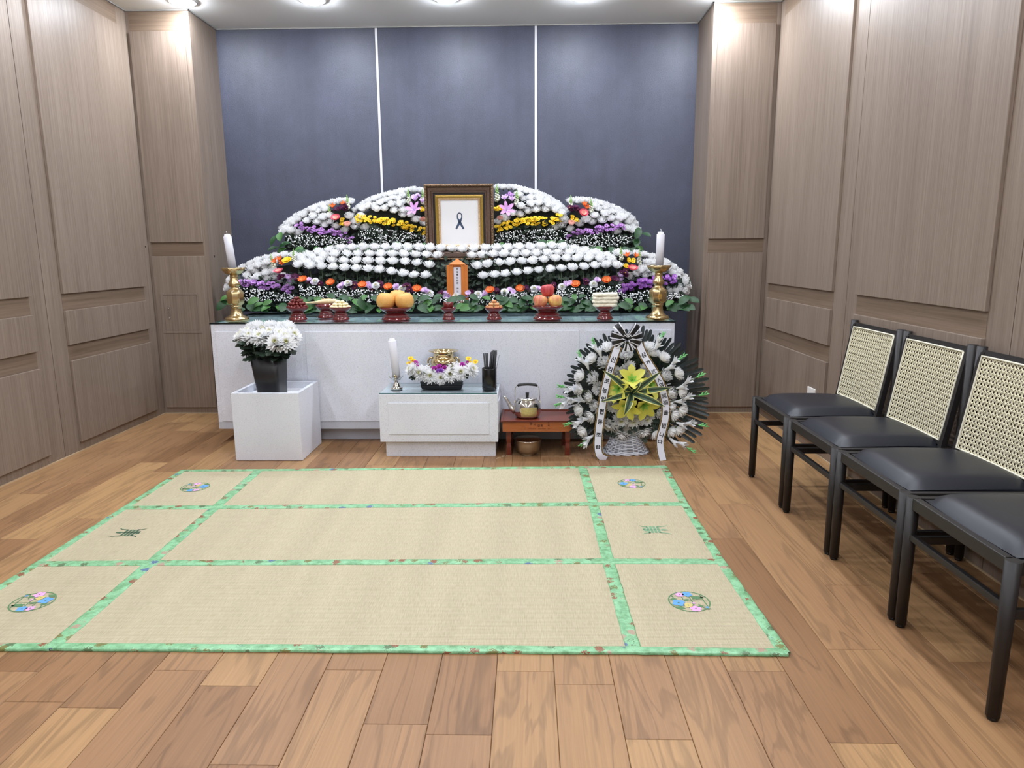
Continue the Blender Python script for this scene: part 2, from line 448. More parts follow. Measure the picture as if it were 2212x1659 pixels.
M['glass2'] = glass_mat('clear_sheet_glass', (0.90, 0.955, 0.95), 1.5)
M['glass_edge'] = mat('dark_glass_edge', (18, 26, 26), 0.15)
M['glass_edge2'] = mat('teal_glass_edge', (62, 104, 104), 0.15)
M['tatami'] = tatami_mat()
M['brocade'] = brocade_mat()
M['brass'] = mat('brass', (206, 184, 138), 0.24, metal=1.0, bump=0.05, bscale=30)
M['brass_b'] = mat('bright_brass', (224, 204, 158), 0.13, metal=1.0)
M['steel'] = mat('polished_steel', (215, 213, 210), 0.12, metal=1.0)
M['steel_r'] = mat('brushed_steel', (186, 176, 158), 0.32, metal=1.0, bump=0.1, bscale=200)
M['wax'] = mat('white_wax', (236, 236, 244), 0.45, trans=0.15)
M['wick'] = mat('cotton_wick', (225, 222, 214), 0.8)
M['lacquer'] = mat('red_lacquer', (104, 26, 28), 0.16, coat=0.6)
M['black_plastic'] = mat('black_plastic', (28, 28, 31), 0.42)
M['black_gloss'] = mat('black_gloss', (14, 14, 16), 0.22)
M['black_matt'] = mat('black_cloth', (16, 18, 18), 0.85)
M['chair'] = mat('black_stained_wood', (30, 26, 25), 0.5, var=0.12, vscale=40)
M['leather'] = mat('black_leatherette', (29, 31, 39), 0.40, spec=0.4, bump=0.12, bscale=420, bdist=0.0006)
M['cane'] = mat('woven_cane', (222, 214, 182), 0.55, var=0.07, vscale=90)
M['cane_edge'] = mat('cane_beading', (226, 222, 200), 0.55)
M['redwood'] = wood_mat('red_table_wood', (92, 38, 26), (122, 54, 36), 0, rough=0.28, fine=60, long=3)
M['orangewood'] = wood_mat('orange_apron_wood', (146, 80, 40), (180, 104, 56), 0, rough=0.35, fine=60, long=3)
M['tabletwood'] = wood_mat('tablet_orange_wood', (196, 108, 44), (216, 130, 62), 2, rough=0.45, fine=60, long=5)
M['paper'] = mat('white_paper', (232, 230, 240), 0.7)
M['ink'] = mat('black_ink', (22, 22, 26), 0.7)
M['burn'] = mat('branded_mark', (70, 24, 14), 0.7)
M['burn_faded'] = mat('faded_mark', (112, 56, 32), 0.7)
M['ribbon_ink'] = mat('navy_ribbon_print', (66, 84, 112), 0.6)
# plants
M['petal'] = mat('white_petal', (252, 252, 252), 0.6, trans=0.35)
M['petal_c'] = mat('cream_petal', (240, 238, 214), 0.6, trans=0.25)
M['petal_core'] = mat('pale_green_floret', (226, 228, 170), 0.6, trans=0.2)
M['orange'] = mat('orange_petal', (238, 112, 40), 0.55, trans=0.2)
M['orange2'] = mat('orange_petal_base', (244, 160, 96), 0.55, trans=0.2)
M['pink'] = mat('pink_petal', (244, 104, 128), 0.55, trans=0.2)
M['pink2'] = mat('pink_petal_base', (246, 190, 176), 0.55, trans=0.2)
M['lilac'] = mat('lilac_petal', (196, 146, 214), 0.6, trans=0.2)
M['pale_lilac'] = mat('pale_lilac_petal', (226, 200, 234), 0.6, trans=0.2)
M['violet'] = mat('violet_petal', (178, 104, 210), 0.6, trans=0.2)
M['magenta'] = mat('magenta_petal', (214, 84, 200), 0.6, trans=0.2)
M['maroon'] = mat('dark_purple_petal', (92, 30, 76), 0.6, trans=0.15)
M['yellow'] = mat('yellow_petal', (248, 214, 36), 0.55, trans=0.2)
M['gold_c'] = mat('flower_centre_gold', (206, 150, 24), 0.7)
M['purple_c'] = mat('flower_centre_purple', (124, 60, 140), 0.7)
M['peach'] = mat('peach_petal', (250, 204, 190), 0.6, trans=0.25)
M['lily_pink'] = mat('lily_pink_petal', (226, 168, 226), 0.55, trans=0.25)
M['lily_yellow'] = mat('lily_yellow_petal', (236, 232, 104), 0.5, trans=0.25)
M['lily_throat'] = mat('lily_green_throat', (160, 214, 96), 0.5, trans=0.2)
M['leaf'] = mat('green_leaf', (26, 70, 28), 0.5, var=0.3, vscale=8, trans=0.12)
M['leaf_l'] = mat('light_green_leaf', (62, 112, 44), 0.5, var=0.2, vscale=10, trans=0.15)
M['leaf_d'] = mat('dark_mum_foliage', (40, 56, 42), 0.55, var=0.35, vscale=14)
M['stem'] = mat('green_stem', (72, 92, 60), 0.55)
M['palm'] = mat('dark_palm_leaflet', (36, 46, 46), 0.33, var=0.25, vscale=12)
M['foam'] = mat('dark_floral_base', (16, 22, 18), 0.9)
M['bud'] = mat('green_bud', (126, 206, 128), 0.5, trans=0.15)
M['glad'] = mat('gladiolus_white', (240, 242, 246), 0.55, trans=0.2)
M['snap_g'] = mat('snapdragon_green', (166, 204, 122), 0.5, trans=0.15)
M['snap_w'] = mat('snapdragon_cream', (238, 240, 222), 0.55, trans=0.2)
M['var_g'] = mat('variegated_green', (74, 104, 82), 0.4)
M['var_y'] = mat('variegated_cream', (228, 224, 140), 0.4, trans=0.1)
M['breath'] = mat('babys_breath_white', (248, 248, 250), 0.7)
M['ribbon_w'] = mat('white_ribbon_satin', (228, 230, 242), 0.45)
M['ribbon_k'] = mat('black_ribbon_satin', (20, 20, 24), 0.35)
M['ribbon_gold'] = mat('gold_ribbon_edge', (150, 118, 60), 0.35, var=0.8, vscale=90)
M['wicker'] = mat('white_wicker', (206, 208, 216), 0.55)
# food
M['pear'] = mat('pear_skin', (222, 168, 92), 0.5, var=0.1, vscale=160)
M['jujube'] = mat('jujube_skin', (104, 30, 26), 0.28, bump=0.5, bscale=40)
M['chestnut'] = mat('peeled_chestnut', (238, 226, 184), 0.5)
M['cookie'] = mat('fried_honey_cookie', (214, 150, 100), 0.55, var=0.1, vscale=80, bump=0.2, bscale=120)
M['puff'] = mat('puffed_rice', (244, 236, 214), 0.7, var=0.06, vscale=120, bump=0.9, bscale=170, bdist=0.006)
M['fish'] = mat('dried_fish', (226, 206, 162), 0.55, var=0.12, vscale=60)
M['apple_stem'] = mat('apple_stem', (110, 84, 50), 0.7)
def apple_mat(name, c0, c1):
    m, nt, p = nmat(name)
    tc = node(nt, 'ShaderNodeTexCoord')
    mp = node(nt, 'ShaderNodeMapping'); mp.inputs['Scale'].default_value = (60, 60, 6); nt.links.new(tc.outputs['Object'], mp.inputs['Vector'])
    n = node(nt, 'ShaderNodeTexNoise', i_Scale=1.0, i_Detail=3.0); nt.links.new(mp.outputs[0], n.inputs['Vector'])
    n2 = node(nt, 'ShaderNodeTexNoise', i_Scale=16.0, i_Detail=2.0); nt.links.new(tc.outputs['Object'], n2.inputs['Vector'])
    a = node(nt, 'ShaderNodeMath', operation='ADD'); nt.links.new(n.outputs['Fac'], a.inputs[0]); nt.links.new(n2.outputs['Fac'], a.inputs[1])
    cr = node(nt, 'ShaderNodeValToRGB'); cr.color_ramp.elements[0].position = 0.4; cr.color_ramp.elements[0].color = (*lin(c0), 1)
    cr.color_ramp.elements[1].position = 0.62; cr.color_ramp.elements[1].color = (*lin(c1), 1)
    h = node(nt, 'ShaderNodeMath', operation='MULTIPLY', i_1=0.5); nt.links.new(a.outputs[0], h.inputs[0]); nt.links.new(h.outputs[0], cr.inputs[0])
    nt.links.new(cr.outputs[0], p.inputs['Base Color']); p.inputs['Roughness'].default_value = 0.38
    return m
M['apple_r'] = apple_mat('red_apple_skin', (168, 46, 56), (206, 92, 92))
M['apple_p'] = apple_mat('pink_apple_skin', (198, 96, 82), (226, 164, 112))
M['apple_y'] = apple_mat('yellow_apple_skin', (212, 136, 92), (230, 196, 110))

# ================================================================== ROOM
# floor: planks laid towards the altar
bm = MB(); bm.box(XL-0.05, XR+0.05, YF, YB+0.05, -0.06, -0.0035)
floor = struct(bm.build('floor', M['floor_base']))
PW = 0.1815
joints = {}
for (jx, jy) in [(990, 1587), (1135, 1450), (1427, 1597), (1872, 1605), (1845, 1403), (1570, 1163), (1583, 1089), (1608, 1031), (1826, 1264),
                 (1625, 946), (380, 1448), (40, 1450), (745, 1447), (522, 1652), (330, 999), (200, 1044), (190, 1120), (705, 1000), (885, 995)]:
    p = atZ(jx, jy, 0); joints.setdefault(math.floor((p.x+0.101)/PW), []).append(p.y)
plank_meshes = {}
k0 = math.floor((XL+0.101)/PW); k1 = math.floor((XR+0.101)/PW)
for k in range(k0, k1+1):
    x0 = max(-0.101+k*PW, XL); x1 = min(-0.101+(k+1)*PW, XR)
    if x1-x0 < 0.004: continue
    js = sorted(joints.get(k, []))
    if not js: js = [random.uniform(1.0, 2.2)]
    js2 = [js[0]]
    for j in js[1:]:
        if j-js2[-1] > 0.3: js2.append(j)
    while js2[0] > YF: js2.insert(0, js2[0]-random.choice((0.9, 1.2, 1.2, 0.75)))
    while js2[-1] < YB: js2.append(js2[-1]+random.choice((0.9, 1.2, 1.2, 0.75)))
    for a, b in zip(js2[:-1], js2[1:]):
        a = max(a, YF); b = min(b, YB)
        if b-a < 0.02: continue
        b_ = MB(); g = 0.0007; h = 0.0012
        xx0, xx1, yy0, yy1 = x0+g, x1-g, a+g, b-g
        b_.frust((xx0, xx1, yy0, yy1), (xx0, xx1, yy0, yy1), -0.004, -h)
        b_.frust((xx0, xx1, yy0, yy1), (xx0+h, xx1-h, yy0+h, yy1-h), -h, 0.0)
        b_.build('plank', M['plank'], floor)

# ceiling
bm = MB(); bm.box(XL-0.1, XR+0.1, YF-0.1, YB+0.1, ZC, ZC+0.1)
ceiling = struct(bm.build('ceiling', M['ceiling']))
# slim white edge trims under the ceiling
bm = MB()
bm.box(XL, XL+0.012, YF, YP, ZC-0.008, ZC); bm.box(XL, PL+0.012, YP-0.012, YP, ZC-0.008, ZC); bm.box(PL, PL+0.012, YP-0.012, YB, ZC-0.008, ZC)
bm.box(PL, PR, YB-0.012, YB, ZC-0.008, ZC)
bm.box(XR-0.012, XR, YF, YP, ZC-0.008, ZC); bm.box(PR-0.012, XR, YP-0.012, YP, ZC-0.008, ZC); bm.box(PR-0.012, PR, YP-0.012, YB, ZC-0.008, ZC)
struct(bm.build('trim_1', M['edge_trim']))

# back wall with paper and two pale strips
bm = MB(); bm.box(PL-0.1, PR+0.1, YB, YB+0.1, 0, ZC)
wall_back = struct(bm.build('wall_back', M['wallpaper']))
for sx in (-1.221, 0.068):
    b_ = MB(); b_.box(sx-0.009, sx+0.009, YB-0.006, YB, 0.0, ZC-0.008); b_.build('joint_strip', M['strip'], wall_back)
# wall behind the camera
bm = MB(); bm.box(XL-0.1, XR+0.1, YF-0.1, YF, 0, ZC)
struct(bm.build('wall_front', M['white_trim']))

PT = 0.017     # how far panels stand proud
PANELS = [(0.065, 0.612), (0.718, 0.94), (1.05, 2.948)]
def side_wall(name, x, sgn, seams, margins):
    """x = board face, sgn = direction into the room, seams = list of y; margins = (after the far seam, before the near seam)"""
    bm = MB(); xb = x-sgn*0.016
    bm.box(min(xb, xb-sgn*0.1), max(xb, xb-sgn*0.1), YF, YP, 0, ZC)
    wl = struct(bm.build(name, M['gap']))
    for (y0, y1, p0, p1) in seams:
        b_ = MB(); g = 0.0025
        b_.box(min(x, xb), max(x, xb), y0+g, y1-g, 0.0, ZC); b_.build('board', M['wall_v'], wl)
        for (z0, z1) in PANELS:
            b_ = MB(); xf = x+sgn*PT
            b_.box(min(x, xf), max(x, xf), p0, p1, z0, z1); bev(b_.build('panel', M['wall_v'], wl), 0.002)
        zs = [(0.612, 0.718), (0.94, 1.05), (2.948, ZC-0.008)]
        for (z0, z1) in zs:
            b_ = MB(); xf = x+sgn*0.0015
            b_.box(min(x, xf), max(x, xf), p0, p1, z0+0.0005, z1-0.0005); b_.build('rail', M['wall_h'], wl)
    return wl
left_seams = [(4.30, YP, 4.455, 5.436)]
y = 4.30
while y > YF:
    y0 = max(y-1.27, YF); left_seams.append((y0, y, y0+0.13, y-0.145)); y -= 1.27
wall_left = side_wall('wall_left', XL, 1, left_seams, None)
right_seams = [(4.141, YP, 4.312, 5.482)]
y = 4.141
while y > YF+0.3:
    y0 = max(y-1.428, YF); right_seams.append((y0, y, y0+0.152, y-0.135)); y -= 1.428
wall_right = side_wall('wall_right', XR, -1, right_seams, None)

def pillar(name, x0, x1, px0, px1, inner):
    bm = MB(); bm.box(x0, x1, YP, YB+0.1, 0, ZC)
    pl = struct(bm.build(name, M['wall_v']))
    for (z0, z1) in ((0.055, 1.281), (1.388, 2.935)):
        b_ = MB(); b_.box(px0, px1, YP-PT, YP, z0, z1); bev(b_.build('panel', M['wall_v'], pl), 0.002)
    for (z0, z1) in ((1.2815, 1.3875), (2.9355, ZC-0.008)):
        b_ = MB(); b_.box(px0, px1, YP-0.0015, YP, z0, z1); b_.build('rail', M['wall_hx'], pl)
    return pl
pillar_l = pillar('wall_pillar_left', XL-0.1, PL, -2.98, -2.564, PL)
pillar_r = pillar('wall_pillar_right', PR, XR+0.1, 1.402, 1.826, PR)
# service hatch in the left pillar
b_ = MB()
hx0, hx1, hz0, hz1 = -2.942, -2.625, 0.668, 0.992; hy = YP-PT
for (a, b, c, d) in ((hx0, hx0+0.022, hz0, hz1), (hx1-0.022, hx1, hz0, hz1), (hx0+0.022, hx1-0.022, hz0, hz0+0.022), (hx0+0.022, hx1-0.022, hz1-0.015, hz1)):
    b_.box(a, b, hy-0.004, hy+0.001, c, d)
hatch = b_.build('hatch_frame', M['wall_v'], pillar_l); bev(hatch, 0.001)
b_ = MB(); b_.box(hx0+0.026, hx1-0.026, hy-0.003, hy+0.001, hz0+0.026, hz1-0.019); hd = b_.build('hatch_door', M['wall_v'], pillar_l); bev(hd, 0.001)
b_ = MB(); b_.box(-2.893, -2.871, hy-0.006, hy, 0.783, 0.876); b_.box(-2.888, -2.876, hy-0.0085, hy-0.005, 0.80, 0.858); b_.blob((-2.882, hy-0.008, 0.868), (0.006, 0.004, 0.005)); b_.blob((-2.882, hy-0.008, 0.791), (0.006, 0.004, 0.005))
lt = b_.build('latch', M['steel'], hd)
# small screws seen in the panelling
b_ = MB(); p = at(314, 533, 0, XL+PT); b_.blob((XL+PT, p.y, p.z), (0.003, 0.006, 0.006)); b_.build('screw_cap', M['gap'], wall_left)
b_ = MB(); p = at(463, 554, 0, PL); b_.box(PL, PL+0.002, p.y-0.006, p.y+0.006, p.z-0.008, p.z+0.008); b_.build('screw_cap', M['gap'], pillar_l)
# sealant line where walls meet the floor
for nm, (a, b, c, d) in {'baseboard_left': (XL, XL+0.006, YF, YP), 'baseboard_right': (XR-0.006, XR, YF, YP), 'baseboard_pillar_left': (XL+0.006, PL, YP-0.006, YP), 'baseboard_pillar_right': (PR, XR-0.006, YP-0.006, YP)}.items():
    b_ = MB(); b_.box(a, b, c, d, 0.0, 0.007); struct(b_.build(nm, M['sealant']))

# socket on the right wall
sk = thing('wall_socket', 'white wall socket low on wood panel beside the black chairs', 'socket', (XR-PT, 4.485, 0.300))
b_ = MB(); b_.box(-0.009, 0, -0.06, 0.06, 0, 0.07+0.05); bev(b_.build('cover_plate', M['white_trim'], sk), 0.003)
b_ = MB(); b_.M = Matrix.Translation((-0.009, 0, 0.06)) @ Matrix.Rotation(-PI/2, 4, 'Y'); b_.lathe([(0.019, -0.001), (0.019, 0.002), (0.016, 0.002), (0.015, 0.0005), (0.0, 0.0005)], 20); b_.build('outlet', M['wicker'], sk)

# ceiling downlights
def downlight_mesh():
    a = MB(); a.lathe([(0.078, -0.001), (0.078, -0.010), (0.100, -0.008), (0.102, 0.0)], 32)
    d = MB(); d.lathe([(0.078, -0.008), (0.076, -0.014), (0.067, -0.020), (0.04, -0.025), (0.0, -0.026)], 32)
    return a.mesh('trim_ring', M['white_trim']), d
lamp_mats = {}
def lamp_mat(st):
    if st not in lamp_mats:
        m, nt, p = nmat('lamp_diffuser')
        p.inputs['Base Color'].default_value = (0.9, 0.9, 0.9, 1)
        p.inputs['Emission Color'].default_value = (*LAMP_COL, 1); p.inputs['Emission Strength'].default_value = st
        lamp_mats[st] = m
    return lamp_mats[st]
ring_me, dd = downlight_mesh()
diff_a = dd.mesh('diffuser', lamp_mat(LAMP_ALTAR)); diff_b = dd.mesh('diffuser', lamp_mat(LAMP_ROOM+0.001))
for x in (-2.48, -1.54, -0.58, 0.39, 1.35):
    t = thing('downlight', 'round white recessed downlight in the ceiling over the altar', 'ceiling lamp', (x, 5.39, ZC), 0, 'downlights in the row over the altar')
    obj('trim_ring', ring_me, t); obj('diffuser', diff_a, t)
for (x, y) in [(-0.58, q) for q in (4.0, 2.6, 1.2, -0.2, -1.6)]+[(p_, q) for p_ in (-2.48, 1.35) for q in (4.25, 3.05, 1.85, 0.65, -0.55, -1.75)]:
    if True:
        t = thing('downlight', 'round white downlight in the ceiling above the mat and floor', 'ceiling lamp', (x, y, ZC), 0, 'downlights over the room')
        obj('trim_ring', ring_me, t); obj('diffuser', diff_b, t)

# ================================================================== ALTAR
AX0, AX1, AYB = -2.155, 0.982, 5.98
alt = thing('altar', 'long pale stone altar table with panelled front and green glass top', 'altar', ((AX0+AX1)/2, ALT_Y, 0))
def P_(bm, name, m, parent, bw=0.0):
    o = bm.build(name, m); keep(o, parent)
    if bw: bev(o, bw)
    return o
b_ = MB(); b_.box(AX0, AX1, ALT_Y, AYB, 0.098, ALT_Z-0.010); P_(b_, 'body', M['stone'], alt, 0.002)
b_ = MB(); b_.box(AX0+0.085, AX1-0.085, ALT_Y+0.085, AYB-0.05, 0.0, 0.098); P_(b_, 'plinth', M['stone_d'], alt, 0.002)
for (a, b) in ((472, 655), (664, 1250), (1266, 1447)):
    x0 = atY(a, 800, ALT_Y).x; x1 = atY(b, 800, ALT_Y).x
    b_ = MB(); b_.box(x0, x1, ALT_Y-0.005, ALT_Y, 0.150, 0.778); P_(b_, 'front_panel', M['stone'], alt, 0.002)
b_ = MB(); b_.box(AX0+0.005, AX1-0.005, ALT_Y-0.0015, ALT_Y+0.001, 0.098, 0.148); P_(b_, 'base_strip', M['stone_d'], alt)
b_ = MB(); b_.add([(AX0-0.004, ALT_Y-0.004, ALT_Z), (AX1+0.004, ALT_Y-0.004, ALT_Z), (AX1+0.004, AYB, ALT_Z), (AX0-0.004, AYB, ALT_Z)], [(0, 1, 2, 3)])
gl = P_(b_, 'glass_top', M['glass'], alt)
b_ = MB(); b_.box(AX0-0.004, AX1+0.004, ALT_Y-0.0052, ALT_Y-0.004, ALT_Z-0.010, ALT_Z-0.0004); b_.box(AX1+0.004, AX1+0.005, ALT_Y-0.005, AYB, ALT_Z-0.010, ALT_Z-0.0004); b_.box(AX0-0.005, AX0-0.004, ALT_Y-0.005, AYB, ALT_Z-0.010, ALT_Z-0.0004)
e = P_(b_, 'glass_edge', M['glass_edge'], gl)
gl['label'] = 'green tinted glass sheet'

# black stepped stand under the flowers
st = thing('flower_stand', 'black cloth-covered stand behind the altar flowers under the picture frame', 'stand', (-0.55, 5.68, ALT_Z))
b_ = MB(); b_.box(-1.62, 0.52, 5.67, 5.97, ALT_Z, 1.220); P_(b_, 'stand_body', M['black_matt'], st)
b_ = MB(); b_.box(-1.63, 0.53, 5.665, 5.975, 1.220, 1.235); P_(b_, 'stand_top', M['black_matt'], st)

# incense table
tx0, tx1, ty0, ty1 = -0.948, -0.192, 4.31, 4.672
tb = thing('incense_table', 'small pale stone table with framed front panel and glass sheet', 'table', ((tx0+tx1)/2, ty0, 0))
b_ = MB(); b_.box(tx0, tx1, ty0, ty1, 0.105, TAB_Z-0.009); P_(b_, 'body', M['stone'], tb, 0.002)
b_ = MB(); b_.box(tx0+0.028, tx1-0.018, ty0+0.035, ty1-0.02, 0, 0.105); P_(b_, 'plinth', M['stone'], tb, 0.0015)
b_ = MB(); b_.box(tx0+0.058, tx1-0.055, ty0-0.005, ty0, 0.155, 0.362); P_(b_, 'front_panel', M['stone'], tb, 0.002)
b_ = MB(); b_.box(tx1, tx1+0.006, ty0+0.05, ty1-0.05, 0.155, 0.362); P_(b_, 'side_panel', M['stone'], tb, 0.002)
b_ = MB(); b_.add([(tx0+0.004, ty0+0.004, TAB_Z), (tx1-0.004, ty0+0.004, TAB_Z), (tx1-0.004, ty1, TAB_Z), (tx0+0.004, ty1, TAB_Z)], [(0, 1, 2, 3)]); gt = P_(b_, 'glass_top', M['glass2'], tb)
b_ = MB(); b_.box(tx0+0.004, tx1-0.004, ty0+0.003, ty0+0.004, TAB_Z-0.009, TAB_Z-0.0003)
e = P_(b_, 'glass_edge', M['glass_edge2'], gt)

# planter cube
qx0, qx1, qy0, qy1, qz = -1.86, -1.434, 4.235, 4.655, 0.44
pl_ = thing('planter_box', 'open-topped pale stone planter cube standing before the altar', 'planter', ((qx0+qx1)/2, qy0, 0))
b_ = MB(); w_ = 0.024
b_.box(qx0, qx1, qy0, qy0+w_, 0.003, qz); b_.box(qx0, qx1, qy1-w_, qy1, 0.003, qz); b_.box(qx0, qx0+w_, qy0+w_, qy1-w_, 0.003, qz); b_.box(qx1-w_, qx1, qy0+w_, qy1-w_, 0.003, qz)
P_(b_, 'walls', M['stone'], pl_, 0.0015)
b_ = MB(); b_.box(qx0+w_, qx1-w_, qy0+w_, qy1-w_, 0.375, 0.395); P_(b_, 'inner_shelf', M['stone_w'], pl_)
b_ = MB(); b_.box(qx0+0.01, qx1-0.01, qy0+0.01, qy1-0.01, 0.0, 0.003); P_(b_, 'foot_pad', M['black_plastic'], pl_)

# ================================================================== MAT
MC = {}   # grid of measured crossings
rows_px = [[(393, 1019), (560, 1018), (1258, 1012), (1437, 1010)], [(270, 1100), (466, 1099), (1282, 1092), (1483, 1092)],
           [(78, 1222), (325, 1220), (1314, 1216), (1562, 1217)], [None, (112, 1403), (1368, 1405), (1702, 1413)]]
def fl(px): q = atZ(px[0], px[1], 0); return Vector((q.x, q.y))
G = [[fl(p) if p else None for p in r] for r in rows_px]
G[3][0] = Vector((-2.10, G[3][1].y-0.012))
G[3][3] = Vector((0.845, 2.094)); G[3][2].y = 2.10; G[3][1].y = 2.098
for i in range(4): G[i][0].x = (-2.10, -2.098, -2.096, -2.10)[i]
mat_t = thing('floor_mat', 'large woven rush mat with green brocade bands lying on the floor', 'mat', (-0.63, 3.09, 0))
def bil(c, u, v):
    return c[0]*(1-u)*(1-v)+c[1]*u*(1-v)+c[2]*u*v+c[3]*(1-u)*v
MH = 0.007
for i in range(3):
    for j in range(3):
        c = [G[i+1][j], G[i+1][j+1], G[i][j+1], G[i][j]]
        b_ = MB(); n = 8
        rows = []
        for a in range(n+1):
            rows.append([(*bil(c, b/n, a/n), MH) for b in range(n+1)])
        b_.strip(rows, smooth=True)
        b_.slab([tuple(q) for q in c], 0.0006, MH-0.0005)
        P_(b_, 'woven_panel', M['tatami'], mat_t)
def band(p, q, w0, w1, h=MH+0.0025, name='brocade_band'):
    d = (q-p).normalized(); nrm = Vector((-d.y, d.x))
    b_ = MB(); N = 14; rows = []
    L = (q-p).length
    prof = [(-w0, 0.0015), (-w0, h-0.001), (-w0*0.8, h), (0, h+0.0006), (w1*0.8, h), (w1, h-0.001), (w1, 0.0015)]
    for a in range(N+1):
        c = p+(q-p)*(a/N); wob = 0.0015*math.sin(a*2.3+p.x*7)
        rows.append([(c.x+nrm.x*(o+wob), c.y+nrm.y*(o+wob), z) for o, z in prof])
    b_.strip(rows, smooth=True)
    return P_(b_, name, M['brocade'], mat_t)
for j in range(4):
    for i in range(3):
        if j in (1, 2): band(G[i][j], G[i+1][j], 0.026, 0.026)
        elif j == 0: band(G[i][j], G[i+1][j], 0.010, 0.026)
        else: band(G[i][j], G[i+1][j], 0.030, 0.010)
for i in range(4):
    for j in range(3):
        if i in (1, 2): band(G[i][j], G[i][j+1], 0.024, 0.024, MH+0.0035)
        else: band(G[i][j], G[i][j+1], 0.020 if i == 0 else 0.014, 0.014 if i == 0 else 0.022, MH+0.0035)

M['em_g'] = mat('print_green', (92, 130, 88), 0.7); M['em_g2'] = mat('print_dark_green', (84, 112, 82), 0.7)
M['em_b'] = mat('print_blue', (98, 160, 214), 0.7); M['em_p'] = mat('print_pink', (220, 166, 212), 0.7); M['em_y'] = mat('print_yellow', (208, 190, 120), 0.7)
M['em_m'] = mat('print_glyph_green', (116, 158, 122), 0.7)
M['em_k'] = mat('print_glyph_dark_green', (70, 98, 72), 0.7)
EZ = MH+0.0008
def medallion(px, py, rot):
    c = atZ(px, py, 0); R_ = 0.078
    b_ = MB(); b_.M = Matrix.Translation((c.x, c.y, 0)) @ Matrix.Rotation(rot, 4, 'Z')
    n = 40
    ro = [(R_*math.cos(2*PI*k/n), R_*math.sin(2*PI*k/n), EZ) for k in range(n+1)]
    ri = [(x*0.93, y*0.93, z) for x, y, z in ro]
    b_.strip([ro, ri], mat=0, smooth=False)
    def line(p, q, wd=0.0022, m=0, z=EZ):
        d = Vector((q[0]-p[0], q[1]-p[1])); d.normalize(); nx, ny = -d.y*wd, d.x*wd
        b_.add([(p[0]+nx, p[1]+ny, z), (p[0]-nx, p[1]-ny, z), (q[0]-nx, q[1]-ny, z), (q[0]+nx, q[1]+ny, z)], [(0, 1, 2, 3)], m)
    def flower(x, y, r, m, lobes=5, ph=0.3):
        pts = []
        for k in range(40):
            a = 2*PI*k/40; rr = r*(0.72+0.28*abs(math.cos(lobes*(a-ph)/2)))
            pts.append((x+rr*math.cos(a), y+rr*math.sin(a), EZ+0.0006))
        b_.add(pts+[(x, y, EZ+0.0006)], [(k, (k+1) % 40, 40) for k in range(40)], m)
        b_.add([(x+r*0.16*math.cos(k), y+r*0.16*math.sin(k), EZ+0.001) for k in range(6)], [(0, 1, 2, 3, 4, 5)], 1)
    def lf(x, y, a, L):
        u = Vector((math.cos(a), math.sin(a))); v = Vector((-u.y, u.x))
        pts = [(x, y), (x+u.x*L*.5+v.x*L*.28, y+u.y*L*.5+v.y*L*.28), (x+u.x*L, y+u.y*L), (x+u.x*L*.5-v.x*L*.28, y+u.y*L*.5-v.y*L*.28)]
        b_.add([(q[0], q[1], EZ+0.0003) for q in pts], [(0, 1, 2, 3)], 0)
    for yy in (-0.035, 0.005, 0.04): line((-math.sqrt(R_*R_-yy*yy)*0.95, yy), (math.sqrt(R_*R_-yy*yy)*0.95, yy), 0.0007, 0)
    line((0.005, 0.05), (0.012, -0.02)); line((-0.022, 0.052), (-0.02, 0.01)); line((0.03, -0.02), (0.05, -0.06)); line((0.05, 0.05), (0.06, -0.035)); line((-0.06, 0.045), (-0.05, 0.02)); line((0.012, -0.015), (-0.01, -0.05))
    line((0.06, 0.03), (0.015, 0.02), 0.004); line((0.06, 0.03), (0.012, 0.04), 0.004); lf(0.055, 0.02, PI*0.9, 0.045)
    lf(-0.07, 0.015, 0.1, 0.03); lf(-0.02, 0.0, 0.7, 0.03); lf(-0.06, -0.04, -0.4, 0.04); lf(0.0, -0.02, -0.6, 0.02); lf(0.02, -0.045, 0.5, 0.03); lf(0.05, -0.06, 0.4, 0.02)
    flower(-0.026, 0.05, 0.018, 3); flower(0.003, 0.054, 0.020, 2, 5, 0.9); flower(-0.042, -0.012, 0.026, 2, 4, 0.5); flower(-0.01, -0.03, 0.018, 4); flower(0.012, -0.056, 0.022, 3); flower(0.014, -0.014, 0.007, 3); flower(0.056, -0.045, 0.007, 2)
    P_(b_, 'printed_medallion', [M['em_g'], M['em_g2'], M['em_b'], M['em_p'], M['em_y']], mat_t)
medallion(1488.6, 1303, 0); medallion(71, 1304, PI); medallion(422, 1055, PI); medallion(1364, 1047, -0.2)
